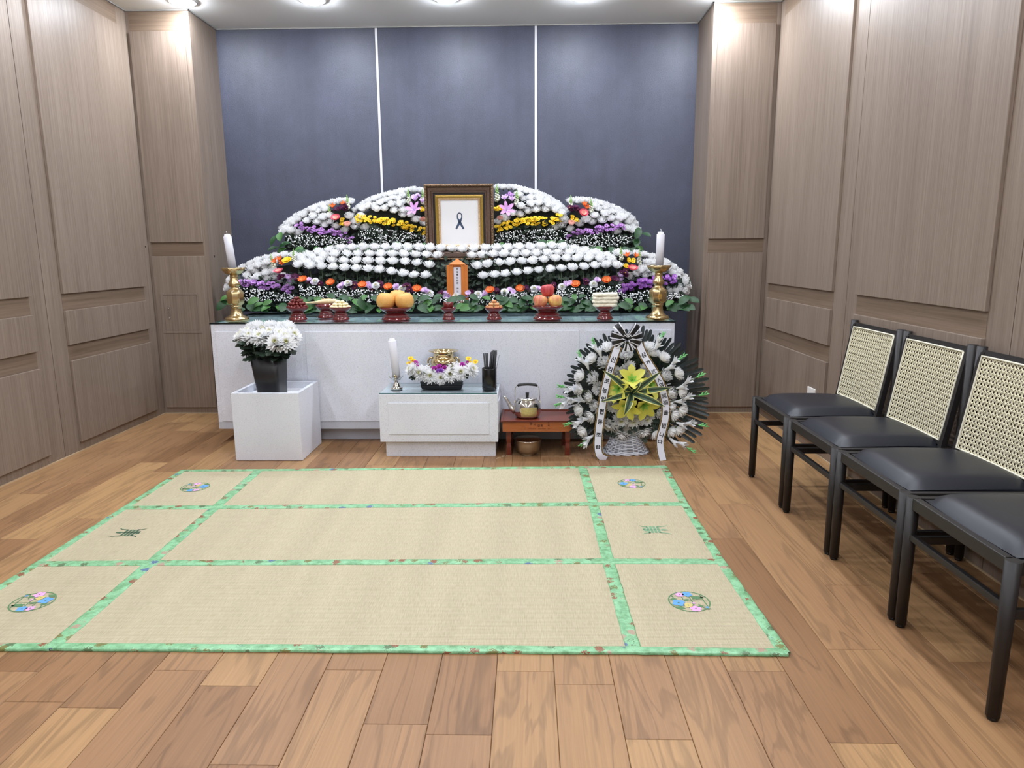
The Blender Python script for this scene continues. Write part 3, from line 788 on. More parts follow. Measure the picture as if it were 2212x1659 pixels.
def seal_glyph(cpx, cpy, flip, m):
    """stylised long-life character, strokes measured on the right-hand panel"""
    def Z(x, y): q = atZ(1370+x/24.58, 1125+y/24.58, 0); return Vector((q.x, q.y))
    c0 = atZ(1416, 1147.5, 0); c = atZ(cpx, cpy, 0)
    def W(p): d = Vector((p.x-c0.x, p.y-c0.y)); d = -d if flip else d; return (c.x+d.x, c.y+d.y)
    b_ = MB()
    def stroke(pts, wd):
        ps = [Vector(W(Z(*p))) for p in pts]
        for k, (p, q) in enumerate(zip(ps[:-1], ps[1:])):
            d = (q-p).normalized(); n0 = Vector((-d.y, d.x))
            wa = wd[k]; wb = wd[k+1]
            b_.add([(*(p+n0*wa), EZ), (*(p-n0*wa), EZ), (*(q-n0*wb), EZ), (*(q+n0*wb), EZ)], [(0, 1, 2, 3)], 0)
    s1, s2, s3 = 0.0035, 0.006, 0.0016
    stroke([(290, 320), (370, 370), (500, 400), (680, 400), (760, 590), (800, 710), (890, 720)], [s3, s1, s1, s2, s2, s2, s1])
    stroke([(500, 780), (600, 725), (780, 720), (890, 725)], [s3, s1, s1, s1])
    stroke([(840, 380), (1000, 720)], [s2, s2]); stroke([(1010, 380), (1190, 720)], [s2, s2])
    stroke([(1720, 325), (1600, 370), (1400, 390), (1200, 395), (1380, 710), (1500, 715), (1800, 740), (1990, 800)], [s3, s1, s1, s2, s2, s1, s1, s3])
    stroke([(640, 555), (1430, 555)], [0.0022, 0.0022])
    stroke([(500, 480), (640, 630)], [0.008, 0.008]); stroke([(470, 550), (540, 550)], [0.002, 0.004])
    stroke([(1440, 550), (1560, 560), (1690, 565), (1800, 565)], [0.010, 0.010, 0.008, 0.001])
    P_(b_, 'printed_character', m, mat_t)
seal_glyph(1416, 1147.5, False, M['em_m']); seal_glyph(276, 1154, True, M['em_k'])

# ================================================================== CHAIRS
def make_chair():
    """front faces -x, origin on the floor at the middle of the front legs"""
    t = thing('dining_chair', 'black wooden chair', 'chair', (0, 0, 0), 0, 'row of black chairs along the right wall')
    hw = 0.247
    for s in (-1, 1):
        b_ = MB(); b_.tube([(0.0, s*hw, 0.012), (0.0, s*hw, 0.478)], [0.0185, 0.0210], 14); o = b_.build('leg', M['chair'], t)
        f = MB(); f.lathe([(0.013, 0.0), (0.015, 0.002), (0.015, 0.012)], 12, c=(0.0, s*hw, 0)); f.build('foot_cap', M['black_gloss'], o)
        b_ = MB(); b_.tube([(0.525, s*hw, 0.012), (0.512, s*hw, 0.45), (0.519, s*hw, 0.915)], [0.0175, 0.0210, 0.0195], 14); o = b_.build('leg', M['chair'], t)
        f = MB(); f.lathe([(0.013, 0.0), (0.015, 0.002), (0.015, 0.012)], 12, c=(0.525, s*hw, 0)); f.build('foot_cap', M['black_gloss'], o)
        b_ = MB(); b_.box(0.012, 0.505, s*hw-0.011, s*hw+0.011, 0.437, 0.476); bev(b_.build('seat_rail', M['chair'], t), 0.003)
        b_ = MB(); b_.box(0.012, 0.510, s*hw-0.009, s*hw+0.009, 0.328-0.02, 0.345-0.008); bev(b_.build('stretcher', M['chair'], t), 0.003)
    b_ = MB(); b_.box(-0.012, 0.014, -hw+0.012, hw-0.012, 0.437, 0.478); bev(b_.build('seat_rail', M['chair'], t), 0.003)
    b_ = MB(); b_.box(0.495, 0.517, -hw+0.012, hw-0.012, 0.437, 0.474); bev(b_.build('seat_rail', M['chair'], t), 0.003)
    b_ = MB(); b_.box(-0.010, 0.010, -hw+0.012, hw-0.012, 0.328, 0.350); bev(b_.build('stretcher', M['chair'], t), 0.003)
    b_ = MB(); b_.box(0.300, 0.330, -hw+0.008, hw-0.008, 0.310, 0.334); bev(b_.build('stretcher', M['chair'], t), 0.003)
    # upholstered seat
    b_ = MB(); nx, ny = 14, 14; rows = []
    x0, x1 = 0.018, 0.470
    def sp(u): return math.copysign(1-(1-abs(u))**2.2 if False else abs(u)**0.85, u)
    for i in range(nx+1):
        r = []
        for j in range(ny+1):
            u = -1+2*i/nx; v = -1+2*j/ny
            e = (1-abs(u)**5)*(1-abs(v)**5); e = max(e, 0)**0.42
            cu = 1-0.025*v*v; cv = 1-0.03*u*u
            hwid = 0.231-0.012*(u+1)/2
            r.append(((x0+x1)/2+u*cu*(x1-x0)/2, v*cv*hwid, 0.474+0.042*e+0.004*(1-u*u)))
        rows.append(r)
    b_.strip(rows, smooth=True)
    b_.box(x0+0.006, x1-0.004, -0.222, 0.222, 0.462, 0.4745)
    cush = b_.build('seat_cushion', M['leather'], t)
    # inclined back frame with cane
    pb = Vector((0.452, 0, 0.487)); ptp = Vector((0.517, 0, 0.893)); ax = (ptp-pb); Lb = ax.length; ax.normalize(); nb = Vector((-ax.z, 0, ax.x))
    HW = 0.228
    def bk(v, s, off=0.0):       # v across -1..1, s up 0..1
        bow = 0.012*(1-v*v)
        q = pb+ax*(s*Lb)-nb*(bow-off)
        return Vector((q.x, v*HW, q.z))
    def bar(pts, wu, wv, name):
        b_ = MB(); rows = []
        for k, p in enumerate(pts):
            d = (pts[min(k+1, len(pts)-1)]-pts[max(k-1, 0)]).normalized(); u = d.cross(nb).normalized()
            rows.append([p+u*a*wu+nb*c*wv for a, c in ((-1, -1), (1, -1), (1, 1), (-1, 1), (-1, -1))])
        b_.strip(rows, smooth=False)
        b_.add(rows[0][:4], [(0, 1, 2, 3)]); b_.add(rows[-1][:4], [(3, 2, 1, 0)])
        return b_.build(name, M['chair'], t)
    for s in (-1, 1): bar([bk(s*1.0, -0.06), bk(s*1.0, 0.5), bk(s*1.0, 1.0)], 0.013, 0.012, 'back_stile')
    bar([bk(-1+2*k/12, 0.985) for k in range(13)], 0.016, 0.009, 'top_rail')
    bar([bk(-1+2*k/12, 0.02) for k in range(13)], 0.013, 0.012, 'back_rail')
    # cane sheet with real holes
    b_ = MB(); NU, NV = 22, 20; off = 0.0125
    va, vb, sa, sb = -0.93, 0.93, 0.045, 0.955
    oct_ = [(math.cos(PI/8+k*PI/4)*0.25, math.sin(PI/8+k*PI/4)*0.285) for k in range(8)]
    sq = [(0.5, 0.2), (0.2, 0.5), (-0.2, 0.5), (-0.5, 0.2), (-0.5, -0.2), (-0.2, -0.5), (0.2, -0.5), (0.5, -0.2)]
    vs = []; fs = []
    for i in range(NU):
        for j in range(NV):
            base = len(vs)
            sh = 0.0
            for (ox, oy) in oct_: vs.append(bk(va+(vb-va)*(i+0.5+ox)/NU, sa+(sb-sa)*(j+0.5+oy)/NV, off))
            for (ox, oy) in sq: vs.append(bk(va+(vb-va)*(i+0.5+ox)/NU, sa+(sb-sa)*(j+0.5+oy)/NV, off+0.0008))
            for k in range(8): fs.append((base+k, base+(k+1) % 8, base+8+(k+1) % 8, base+8+k))
            # corner fill
            for (kk, cx, cy) in ((0, .5, .5), (2, -.5, .5), (4, -.5, -.5), (6, .5, -.5)):
                vs.append(bk(va+(vb-va)*(i+0.5+cx)/NU, sa+(sb-sa)*(j+0.5+cy)/NV, off-0.0005)); fs.append((base+8+kk, len(vs)-1, base+8+kk+1))
    b_.add(vs, fs, 0, True)
    cane = b_.build('cane_panel', M['cane'], t); cane['label'] = 'pale woven cane panel'
    b_ = MB()
    loop = [bk(-0.95+1.9*k/10, 0.965, 0.0135) for k in range(11)]+[bk(0.95, 0.965-0.93*k/6, 0.0135) for k in range(1, 7)]+[bk(0.95-1.9*k/10, 0.035, 0.0135) for k in range(1, 11)]+[bk(-0.95, 0.035+0.93*k/6, 0.0135) for k in range(1, 7)]
    b_.tube(loop, 0.0045, 6); b_.build('beading', M['cane_edge'], cane)
    return t
ch0 = make_chair()
chair_labels = ['black chair with cane back next to the wood pillar, beside the white socket', 'second black cane-back chair counted from the wood pillar',
                'third black cane-back chair counted from the wood pillar', 'fourth black cane-back chair from the wood pillar, end of the row']
for k, (x, y, rz) in enumerate(((1.303, 3.681, 0.0), (1.301, 3.120, 0.003), (1.303, 2.572, -0.003), (1.303, 2.028, 0.0))):
    c = ch0 if k == 0 else copy_tree(ch0)
    c.location = (x, y, 0); c.rotation_euler = (0, 0, rz); c['label'] = chair_labels[k]

# ================================================================== LETTERING
_glyphs = {}
def glyph(ch, bold=0.0):
    """triangulated outline of one character, about one unit high, centred"""
    key = (ch, bold)
    if key not in _glyphs:
        cu = bpy.data.curves.new('glyph', 'FONT'); cu.body = ch; cu.size = 1.0; cu.align_x = 'CENTER'; cu.align_y = 'CENTER'; cu.offset = bold; cu.resolution_u = 3
        o = bpy.data.objects.new('glyph', cu); col.objects.link(o)
        dg = bpy.context.evaluated_depsgraph_get()
        me = bpy.data.meshes.new_from_object(o.evaluated_get(dg))
        vs = [(v.co.x, v.co.y) for v in me.vertices]; fs = [tuple(p.vertices) for p in me.polygons]
        if vs:
            cx = (min(v[0] for v in vs)+max(v[0] for v in vs))/2; cy = (min(v[1] for v in vs)+max(v[1] for v in vs))/2
            vs = [(a-cx, b-cy) for a, b in vs]
        bpy.data.objects.remove(o); bpy.data.curves.remove(cu); bpy.data.meshes.remove(me)
        _glyphs[key] = (vs, fs)
    return _glyphs[key]
def write(bm, ch, place, bold=0.0, m=0):
    vs, fs = glyph(ch, bold)
    bm.add([place(a, b) for a, b in vs], fs, m)

# ================================================================== CANDLES
def pill(b_, r, h, tip=0.012):
    b_.lathe([(r, 0), (r, h-0.016), (r*0.98, h-0.0155), (r*0.80, h-0.014), (r*0.74, h-0.004), (r*0.6, h), (0, h+0.001)], 28)
def candle(name, label, base, r, h, tilt, group):
    t = thing(name, label, 'candle', base, 0, group); t.rotation_euler = (0, tilt, 0)
    b_ = MB(); pill(b_, r, h); b_.build('wax_body', M['wax'], t)
    b_ = MB(); b_.tube([(0, 0, h-0.002), (0.001, 0, h+0.010), (-0.003, 0, h+0.020)], 0.0016, 6); b_.build('wick', M['wick'], t)
    return t
def scallop(a, z): return 1.0+ (0.05*math.cos(8*a) if z > 0.335 else 0.0)
def octo(a, z):
    if 0.118 < z < 0.208:
        seg = PI/4; d = (a % seg)-seg/2
        return math.cos(seg/2)/math.cos(d)*1.03
    return 1.0
def big_stick(label, x, y, mark):
    t = thing('candlestick', label, 'candlestick', (x, y, ALT_Z), 0, 'tall brass candlesticks on the altar')
    b_ = MB()
    b_.lathe([(0.070, 0.0), (0.078, 0.002), (0.079, 0.022), (0.074, 0.028), (0.056, 0.036), (0.042, 0.048), (0.037, 0.066), (0.034, 0.084), (0.034, 0.098), (0.038, 0.100), (0.038, 0.106), (0.035, 0.109), (0.042, 0.113), (0.042, 0.117),
              (0.050, 0.120), (0.058, 0.132), (0.0585, 0.190), (0.055, 0.204), (0.044, 0.214), (0.035, 0.222), (0.028, 0.228), (0.027, 0.234), (0.034, 0.242), (0.039, 0.250), (0.038, 0.262), (0.030, 0.275), (0.026, 0.284), (0.027, 0.292), (0.024, 0.296), (0.026, 0.300), (0.026, 0.318), (0.022, 0.322), (0.0, 0.322)], 48, rfun=octo)
    stem = b_.build('stem', M['brass'], t)
    b_ = MB(); b_.lathe([(0.020, 0.318), (0.040, 0.320), (0.058, 0.330), (0.070, 0.346), (0.080, 0.366), (0.077, 0.366), (0.066, 0.348), (0.054, 0.334), (0.0, 0.326)], 48, rfun=lambda a, z: 1+(0.05*math.cos(8*a) if z > 0.343 else 0.0))
    b_.build('drip_dish', M['brass'], t)
    if mark:
        b_ = MB()
        write(b_, '禮', lambda a, b: (a*0.030, -0.0595, 0.163+b*0.036)); b_.build('engraved_mark', M['gold_c'], stem)
    return t
s1 = big_stick('tall brass candlestick near the jujube dish, under the leaning candle', -2.008, 4.775, False)
s2 = big_stick('tall brass candlestick near the rice puffs, engraved on its body', 0.878, 4.755, True)
candle('candle', 'white pillar candle leaning on the brass candlestick near the jujubes', (-2.008, 4.775, ALT_Z+0.329), 0.026, 0.262, math.radians(-5.2), 'white candles')
candle('candle', 'white pillar candle upright on the brass candlestick near the rice puffs', (0.880, 4.755, ALT_Z+0.329), 0.026, 0.256, math.radians(0.6), 'white candles')
# small silver holder and its candle
sx, sy = -0.857, 4.445
t = thing('candle_holder', 'small silver candle holder with cupped leaves on the glass table', 'candle holder', (sx, sy, TAB_Z))
b_ = MB(); b_.lathe([(0.038, 0), (0.041, 0.004), (0.040, 0.010), (0.028, 0.014), (0.024, 0.022), (0.020, 0.036), (0.011, 0.046), (0.009, 0.054), (0.012, 0.058), (0.0, 0.060)], 28); b_.build('base', M['steel'], t)
for k in range(6):
    a = 2*PI*k/6+0.3; rows = []
    for i in range(6):
        u = i/5; r = 0.004+0.041*u; z = 0.058+0.024*u*u; w = 0.016*math.sin(PI*min(u*0.75+0.2, 1))**0.7*(1 if i < 5 else 0.25)
        rows.append([(r*math.cos(a)-w*c*math.sin(a), r*math.sin(a)+w*c*math.cos(a), z+0.006*abs(c)) for c in (-1, 0, 1)])
    b_ = MB(); b_.strip(rows); b_.build('leaf_cup', M['steel'], t)
b_ = MB(); b_.tube([(0, -0.010, 0.058), (0, -0.024, 0.070), (0, -0.028, 0.084)], [0.008, 0.007, 0.005], 10); b_.blob((0, -0.028, 0.088), (0.009, 0.004, 0.010)); b_.build('clip_knob', M['brass_b'], t)
candle('candle', 'white pillar candle tilted in the small silver holder', (sx+0.004, sy, TAB_Z+0.0605), 0.0255, 0.272, math.radians(-4.8), 'white candles')

# ================================================================== OFFERING DISHES
def dish(label, x, y, R_, rb, H, wide=False):
    t = thing('pedestal_dish', label, 'dish', (x, y, ALT_Z), 0, 'red lacquer offering dishes')
    b_ = MB()
    b_.lathe([(rb*0.96, 0), (rb, 0.003), (rb*0.98, H*0.09), (rb*0.86, H*0.24), (rb*0.80, H*0.28), (rb*0.86, H*0.32), (rb*0.85, H*0.37), (rb*0.70, H*0.46), (rb*0.64, H*0.53), (rb*0.63, H*0.60)], 36)
    b_.build('foot', M['lacquer'], t)
    b_ = MB(); b_.lathe([(rb*0.5, H*0.57), (rb*0.70, H*0.60), (R_*0.78, H*0.70), (R_*0.95, H*0.85), (R_, H*0.97), (R_*0.985, H), (R_*0.96, H*0.985), (R_*0.88, H*0.90), (R_*0.5, H*0.87), (0, H*0.87)], 40)
    b_.build('bowl', M['lacquer'], t)
    return t
S = 0.00325
def dpos(px, py, r): q = atZ(px, py, ALT_Z); return q.x, q.y+r*0.85
H = 0.093
jx, jy = dpos(638.4, 693, 0.063); dish('red lacquer pedestal dish holding the dark jujubes', jx, jy, 0.076, 0.064, H)
fx, fy = dpos(700.4, 688, 0.055); dish('red lacquer pedestal dish under the dried fish, behind the chestnut dish', fx, fy, 0.073, 0.058, H)
nx_, ny_ = dpos(732.5, 693, 0.06); dish('red lacquer pedestal dish holding the pale peeled chestnuts', nx_, ny_, 0.075, 0.060, H)
px_, py_ = dpos(850.8, 693, 0.1); dish('wide red lacquer pedestal dish holding three brown pears', px_, py_, 0.115, 0.102, 0.088)
cx_, cy_ = dpos(968, 692, 0.043); dish('small red lacquer pedestal dish holding the lacquer cup', cx_, cy_, 0.054, 0.044, H*0.92)
kx, ky = dpos(1066.6, 692, 0.054); dish('red lacquer pedestal dish holding orange honey cookies', kx, ky, 0.064, 0.054, H*0.92)
ax_, ay_ = dpos(1183.5, 692, 0.1); dish('wide red lacquer pedestal dish holding the apples', ax_, ay_, 0.110, 0.100, 0.094)
rx, ry = dpos(1308, 691, 0.055); dish('red lacquer pedestal dish holding the puffed rice slabs', rx, ry, 0.070, 0.056, H*0.97)

# jujubes
b_ = MB(); b_.lathe([(0, -0.014), (0.006, -0.0135), (0.0105, -0.007), (0.0115, 0), (0.0105, 0.007), (0.006, 0.0125), (0.002, 0.0125), (0, 0.011)], 12); jme = b_.mesh('jujube', M['jujube'])
jz = ALT_Z+H*0.87
spots = []
for (n, r, z) in ((15, 0.058, 0.014), (8, 0.034, 0.013), (12, 0.046, 0.034), (6, 0.022, 0.034), (8, 0.032, 0.053), (3, 0.012, 0.054), (3, 0.012, 0.070)):
    for k in range(n):
        a = 2*PI*k/n+z*40; spots.append((r*math.cos(a), r*math.sin(a), z))
for (a, b, c) in spots:
    o = obj('jujube', jme, None, (jx+a+random.uniform(-.002, .002), jy+b+random.uniform(-.002, .002), jz+c), (random.uniform(0, PI), random.uniform(0, PI), random.uniform(0, PI)))
    tag(o, 'dark red dried jujube piled on the lacquer dish', 'jujube', 'jujubes heaped on the dish')
# chestnuts
b_ = MB(); b_.blob((0, 0, 0), (0.0155, 0.0135, 0.0105), n=9, m=6, smooth=False); cme = b_.mesh('peeled_chestnut', M['chestnut'])
nz = ALT_Z+H*0.87
for (n, r, z) in ((13, 0.059, 0.012), (7, 0.033, 0.011), (9, 0.042, 0.029), (4, 0.016, 0.029), (5, 0.022, 0.045)):
    for k in range(n):
        a = 2*PI*k/n+z*50
        o = obj('peeled_chestnut', cme, None, (nx_+r*math.cos(a), ny_+r*math.sin(a), nz+z), (random.uniform(-.4, .4), random.uniform(-.4, .4), random.uniform(0, PI)))
        tag(o, 'pale peeled chestnut heaped on the lacquer dish', 'chestnut', 'peeled chestnuts on the dish')
# dried fish lying across its dish
t = thing('dried_fish', 'pale dried fish with thin tail laid across a lacquer dish', 'dried fish', (fx, fy, ALT_Z+H))
b_ = MB(); x0 = atY(655, 660, fy).x-fx
pts = [(x0, 0.0, 0.014), (x0*0.7, 0.0, 0.016), (x0*0.4, 0, 0.018), (-0.03, 0, 0.021), (0.02, 0, 0.024), (0.07, 0, 0.025), (0.10, 0, 0.022), (0.115, 0, 0.020)]
b_.tube(pts, [0.0035, 0.006, 0.010, 0.016, 0.0185, 0.017, 0.011, 0.004], 12, flat=1.0)
b_.build('body', M['fish'], t)
b_ = MB(); b_.strip([[(x0-0.0, -0.004, 0.014), (x0, 0.004, 0.014)], [(x0-0.02, -0.010, 0.013), (x0-0.02, 0.010, 0.0145)]]); b_.build('tail_fin', M['fish'], t)
b_ = MB(); b_.strip([[(-0.02, 0, 0.036), (0.05, 0, 0.040)], [(-0.03, 0, 0.044), (0.04, 0, 0.046)]]); b_.build('back_fin', M['fish'], t)
# pears
b_ = MB(); R_ = 0.064
prof = [(0.004, -0.050), (0.02, -0.0545), (0.036, -0.0535), (0.054, -0.040), (0.063, -0.018), (0.0645, 0.004), (0.059, 0.028), (0.046, 0.046), (0.028, 0.0545), (0.014, 0.0535), (0.006, 0.047), (0, 0.045)]
b_.lathe(prof, 28); pear_body = b_.mesh('skin', M['pear'])
b_ = MB(); b_.tube([(0, 0, 0.045), (0.001, 0, 0.058)], [0.002, 0.0028], 7); pstem = b_.mesh('stem', M['apple_stem'])
pz = ALT_Z+0.0765+0.0545
for (dx, dy, rx_, ry_, lab) in ((-0.0655, -0.012, -0.1, 0.1, 'speckled brown pear on the wide dish, nearer the chestnut dish'), (0.0655, -0.012, 0.05, -0.12, 'round brown pear on the wide dish, nearer the red cup'), (0.0, 0.088, 0.1, 0.05, 'brown pear set behind the other two pears')):
    t = thing('pear', lab, 'pear', (px_+dx, py_+dy, pz+(0.012 if dy > 0.05 else 0.0)), 0, 'pears on the wide dish'); t.rotation_euler = (rx_, ry_, 0)
    obj('skin', pear_body, t); obj('stem', pstem, t)
# cup
t = thing('cup', 'small dark red lacquer wine cup on its pedestal dish', 'cup', (cx_, cy_, ALT_Z+H*0.92*0.875))
b_ = MB(); b_.lathe([(0.029, 0), (0.033, 0.002), (0.036, 0.046), (0.0345, 0.047), (0.033, 0.046), (0.031, 0.006), (0, 0.006)], 32); b_.build('wall', M['lacquer'], t)
b_ = MB(); b_.lathe([(0.026, -0.0), (0.027, 0.003)], 24); b_.build('foot_ring', M['lacquer'], t)
# honey cookies
b_ = MB(); b_.tube([(-0.0165, 0, 0), (-0.013, 0, 0), (0.013, 0, 0), (0.0165, 0, 0)], [0.008, 0.0105, 0.0105, 0.008], 14); ckme = b_.mesh('honey_cookie', M['cookie'])
kz = ALT_Z+H*0.92*0.87
for (dx, dy, z) in ((-0.020, -0.026, 0.0115), (0.021, -0.026, 0.0115), (-0.020, 0.006, 0.0115), (0.021, 0.006, 0.0115), (-0.020, 0.032, 0.0115), (0.021, 0.032, 0.0115), (0.048, 0.0, 0.014), (-0.047, 0.004, 0.014),
                    (-0.018, -0.022, 0.0315), (0.020, -0.02, 0.0315), (-0.018, 0.012, 0.0315), (0.020, 0.012, 0.0315), (0.002, -0.012, 0.052)):
    o = obj('honey_cookie', ckme, None, (kx+dx, ky+dy, kz+z), (random.uniform(0, 3), random.uniform(-.06, .06), random.uniform(-.12, .12)))
    if abs(dx) > 0.04: o.rotation_euler = (0.3, 0.2, PI/2)
    tag(o, 'short orange-brown honey cookie stacked on the lacquer dish', 'cookie', 'honey cookies on the dish')
# apples
b_ = MB(); b_.lathe([(0, -0.030), (0.010, -0.0385), (0.022, -0.0405), (0.036, -0.030), (0.0465, -0.008), (0.0485, 0.010), (0.045, 0.026), (0.034, 0.038), (0.020, 0.0405), (0.009, 0.035), (0.003, 0.028), (0, 0.027)], 28)
ame = {k: b_.mesh('skin', M[k]) for k in ('apple_r', 'apple_p', 'apple_y')}
b_ = MB(); b_.tube([(0, 0, 0.026), (0.001, 0.001, 0.040), (0.003, 0.001, 0.050)], [0.0015, 0.0014, 0.002], 6); astem = b_.mesh('stem', M['apple_stem'])
az = ALT_Z+0.094*0.87+0.0405
for (dx, dy, dz, mk, rot, lab) in ((-0.0495, -0.03, 0, 'apple_p', (-.25, .2, 0), 'pink streaked apple below the top apple, nearer the cookies'), (0.0520, -0.03, 0, 'apple_y', (-.2, .3, 1.5), 'yellow blushed apple below the top apple, nearer the rice puffs'),
                                   (-0.0495, 0.069, 0.0, 'apple_y', (0.1, .1, 3), 'yellow-topped apple half hidden behind the pink apple'), (0.052, 0.071, 0.0, 'apple_p', (0.1, .1, 2), 'apple at the back of the dish, behind the yellow apple'), (0.0, 0.012, 0.073, 'apple_r', (-0.22, 0.0, 0.6), 'red apple on top of the apple pile')):
    t = thing('apple', lab, 'apple', (ax_+dx, ay_+dy, az+dz), 0, 'apples on the wide dish'); t.rotation_euler = rot
    obj('skin', ame[mk], t); obj('stem', astem, t)
# puffed rice slabs
rz_ = ALT_Z+H*0.97*0.95
for k, (dx, w, lab) in enumerate(((0.0, 0.082, 'lowest'), (-0.002, 0.085, 'second lowest'), (0.004, 0.088, 'third from the bottom'), (0.0, 0.084, 'topmost'))):
    b_ = MB(); n = 30; rows = []; hh = 0.0245
    for (s, z) in ((0.0, 0), (0.86, 0.0), (0.97, 0.004), (1.0, hh*.5), (0.97, hh-0.004), (0.86, hh), (0.0, hh)):
        r = []
        for i in range(n+1):
            a = 2*PI*i/n; ca, sa = math.cos(a), math.sin(a)
            q = (abs(ca)**5+abs(sa)**5)**(-1/5)
            jit = 1+0.03*math.sin(i*5.1+k*2)+0.02*math.sin(i*2.3+z*300+k)
            r.append((w*s*q*ca*jit, 0.055*s*q*sa*jit, z+0.002*math.sin(i*2.7+k)))
        rows.append(r)
    b_.strip(rows, smooth=True)
    o = b_.build('rice_puff_slab', M['puff'], None, (rx+dx, ry, rz_+k*0.0235), (0, 0, 0.04*(k-1.5)))
    tag(o, 'white puffed rice slab, %s of the stack' % lab, 'rice cake', 'puffed rice slabs on the dish')

# ================================================================== PORTRAIT FRAME
FY = 5.705
t = thing('portrait_frame', 'ornate brown and gold picture frame holding a white print', 'picture frame', (-0.541, FY, 1.236)); t.rotation_euler = (math.radians(4), 0, 0)
W2, HH = 0.272, 0.590
def ring(b_, steps, m):
    """steps of (inset, depth towards the viewer)"""
    rows = []
    for (i, d) in steps: rows.append([(-W2+i, -d, i), (W2-i, -d, i), (W2-i, -d, HH-i), (-W2+i, -d, HH-i), (-W2+i, -d, i)])
    b_.strip(rows, mat=m, smooth=False)
M['fr_brown'] = mat('bronze_brown_moulding', (100, 78, 66), 0.42, var=0.35, vscale=120, metal=0.3, bump=0.3, bscale=150)
M['fr_orn'] = mat('carved_bronze_edge', (122, 98, 74), 0.42, var=0.6, vscale=70, metal=0.35, bump=1.0, bscale=60, bdist=0.006)
M['fr_dark'] = mat('dark_frame_groove', (38, 31, 30), 0.5)
M['fr_gold'] = mat('antique_gold', (176, 144, 66), 0.36, var=0.25, vscale=140, metal=0.5)
M['fr_bead'] = mat('beaded_gold_lip', (206, 176, 140), 0.45, var=0.5, vscale=260, metal=0.3, bump=1.0, bscale=240)
b_ = MB(); ring(b_, [(0.0, -0.02), (0.0, 0.030), (0.006, 0.040), (0.016, 0.040), (0.022, 0.030)], 0); fo = b_.build('carved_edge', M['fr_orn'], t)
# carved leaf beads along the outer edge
bb = MB(); n1 = 26; n2 = 28
for k in range(n1):
    x = -W2+0.012+(2*W2-0.024)*k/(n1-1)
    for z in (0.011, HH-0.011): bb.blob((x, -0.040, z), (0.008, 0.004, 0.005), n=6, m=4)
for k in range(1, n2-1):
    z = 0.012+(HH-0.024)*k/(n2-1)
    for x in (-W2+0.011, W2-0.011): bb.blob((x, -0.040, z), (0.005, 0.004, 0.008), n=6, m=4)
stuff(bb.build('carved_leaf_run', M['fr_orn'], fo))
b_ = MB(); ring(b_, [(0.022, 0.030), (0.026, 0.026), (0.030, 0.036), (0.050, 0.030)], 0); ring(b_, [(0.050, 0.030), (0.054, 0.024), (0.057, 0.026), (0.067, 0.021)], 0); b_.build('brown_moulding', M['fr_brown'], t)
b_ = MB(); ring(b_, [(0.067, 0.021), (0.070, 0.012), (0.082, 0.012)], 0); b_.build('dark_groove', M['fr_dark'], t)
b_ = MB(); ring(b_, [(0.082, 0.012), (0.084, 0.020), (0.094, 0.022), (0.106, 0.014)], 0); b_.build('gold_band', M['fr_gold'], t)
b_ = MB(); ring(b_, [(0.106, 0.014), (0.109, 0.018), (0.118, 0.016), (0.123, 0.008), (0.123, 0.002)], 0); b_.build('beaded_lip', M['fr_bead'], t)
b_ = MB(); b_.box(-W2+0.002, W2-0.002, 0.004, 0.02, 0.002, HH-0.002); b_.build('backboard', M['fr_dark'], t)
b_ = MB(); b_.box(-W2+0.12, W2-0.12, -0.003, 0.003, 0.12, HH-0.12); pr = b_.build('white_print', M['breath'], t)
# printed ribbon emblem: loop and two crossed tails
b_ = MB()
def rz2(x, z): return (x*0.0037/10.37*1.0, -0.0036, 0)
def EP(x, y):   # zoomed photo pixels measured inside the frame
    return ((x-963)*0.000353, -0.0037, 0.305+(975-y)*0.000353)
la = [(892, 1172), (866, 1120), (935, 985), (905, 910), (900, 850), (918, 800), (960, 777), (1005, 800), (1027, 850), (1020, 910), (985, 985), (1068, 1120), (1038, 1172)]
left = [(1050, 1146), (960, 985), (916, 905), (912, 850), (928, 812), (963, 792)]
right = [(879, 1146), (968, 985), (1010, 905), (1014, 850), (998, 812), (963, 792)]
for path, wds in ((left, (20, 29, 14, 11, 12, 15)), (right, (20, 29, 14, 11, 12, 15))):
    rows = []
    for k, (x, y) in enumerate(path):
        a = path[max(k-1, 0)]; b = path[min(k+1, len(path)-1)]
        d = Vector((b[0]-a[0], b[1]-a[1])).normalized(); n_ = Vector((-d.y, d.x))*wds[k]
        rows.append([EP(x+n_.x, y+n_.y), EP(x-n_.x, y-n_.y)])
    b_.strip(rows, smooth=False)
em = b_.build('printed_ribbon', M['ribbon_ink'], pr)

# ================================================================== SPIRIT TABLET
TY = 5.345
c = atY(988, 600, TY)
t = thing('spirit_tablet', 'orange wooden spirit tablet case with stepped roof and paper strip', 'spirit tablet', (c.x, TY, 0.90))
zt = atY(988, 573, TY).z-0.90
u = 0.0034
b_ = MB(); b_.box(-0.050, 0.050, 0.0, 0.04, 0.02, zt); b_.build('body', M['tabletwood'], t)
for s in (-1, 1):
    b_ = MB(); b_.box(-0.026, 0.026, -0.006, 0.006, 0.02, zt); o = b_.build('door_leaf', M['tabletwood'], t, (s*0.0545, -0.008, 0), (0, 0, s*0.25)); bev(o, 0.002)
    b_ = MB(); b_.box(s*0.034-0.004, s*0.034+0.004, -0.006, 0.001, 0.02, zt); b_.build('post', M['tabletwood'], t)
b_ = MB(); b_.box(-0.03, 0.03, -0.005, 0.001, zt-0.012, zt); b_.build('lintel', M['tabletwood'], t)
b_ = MB()
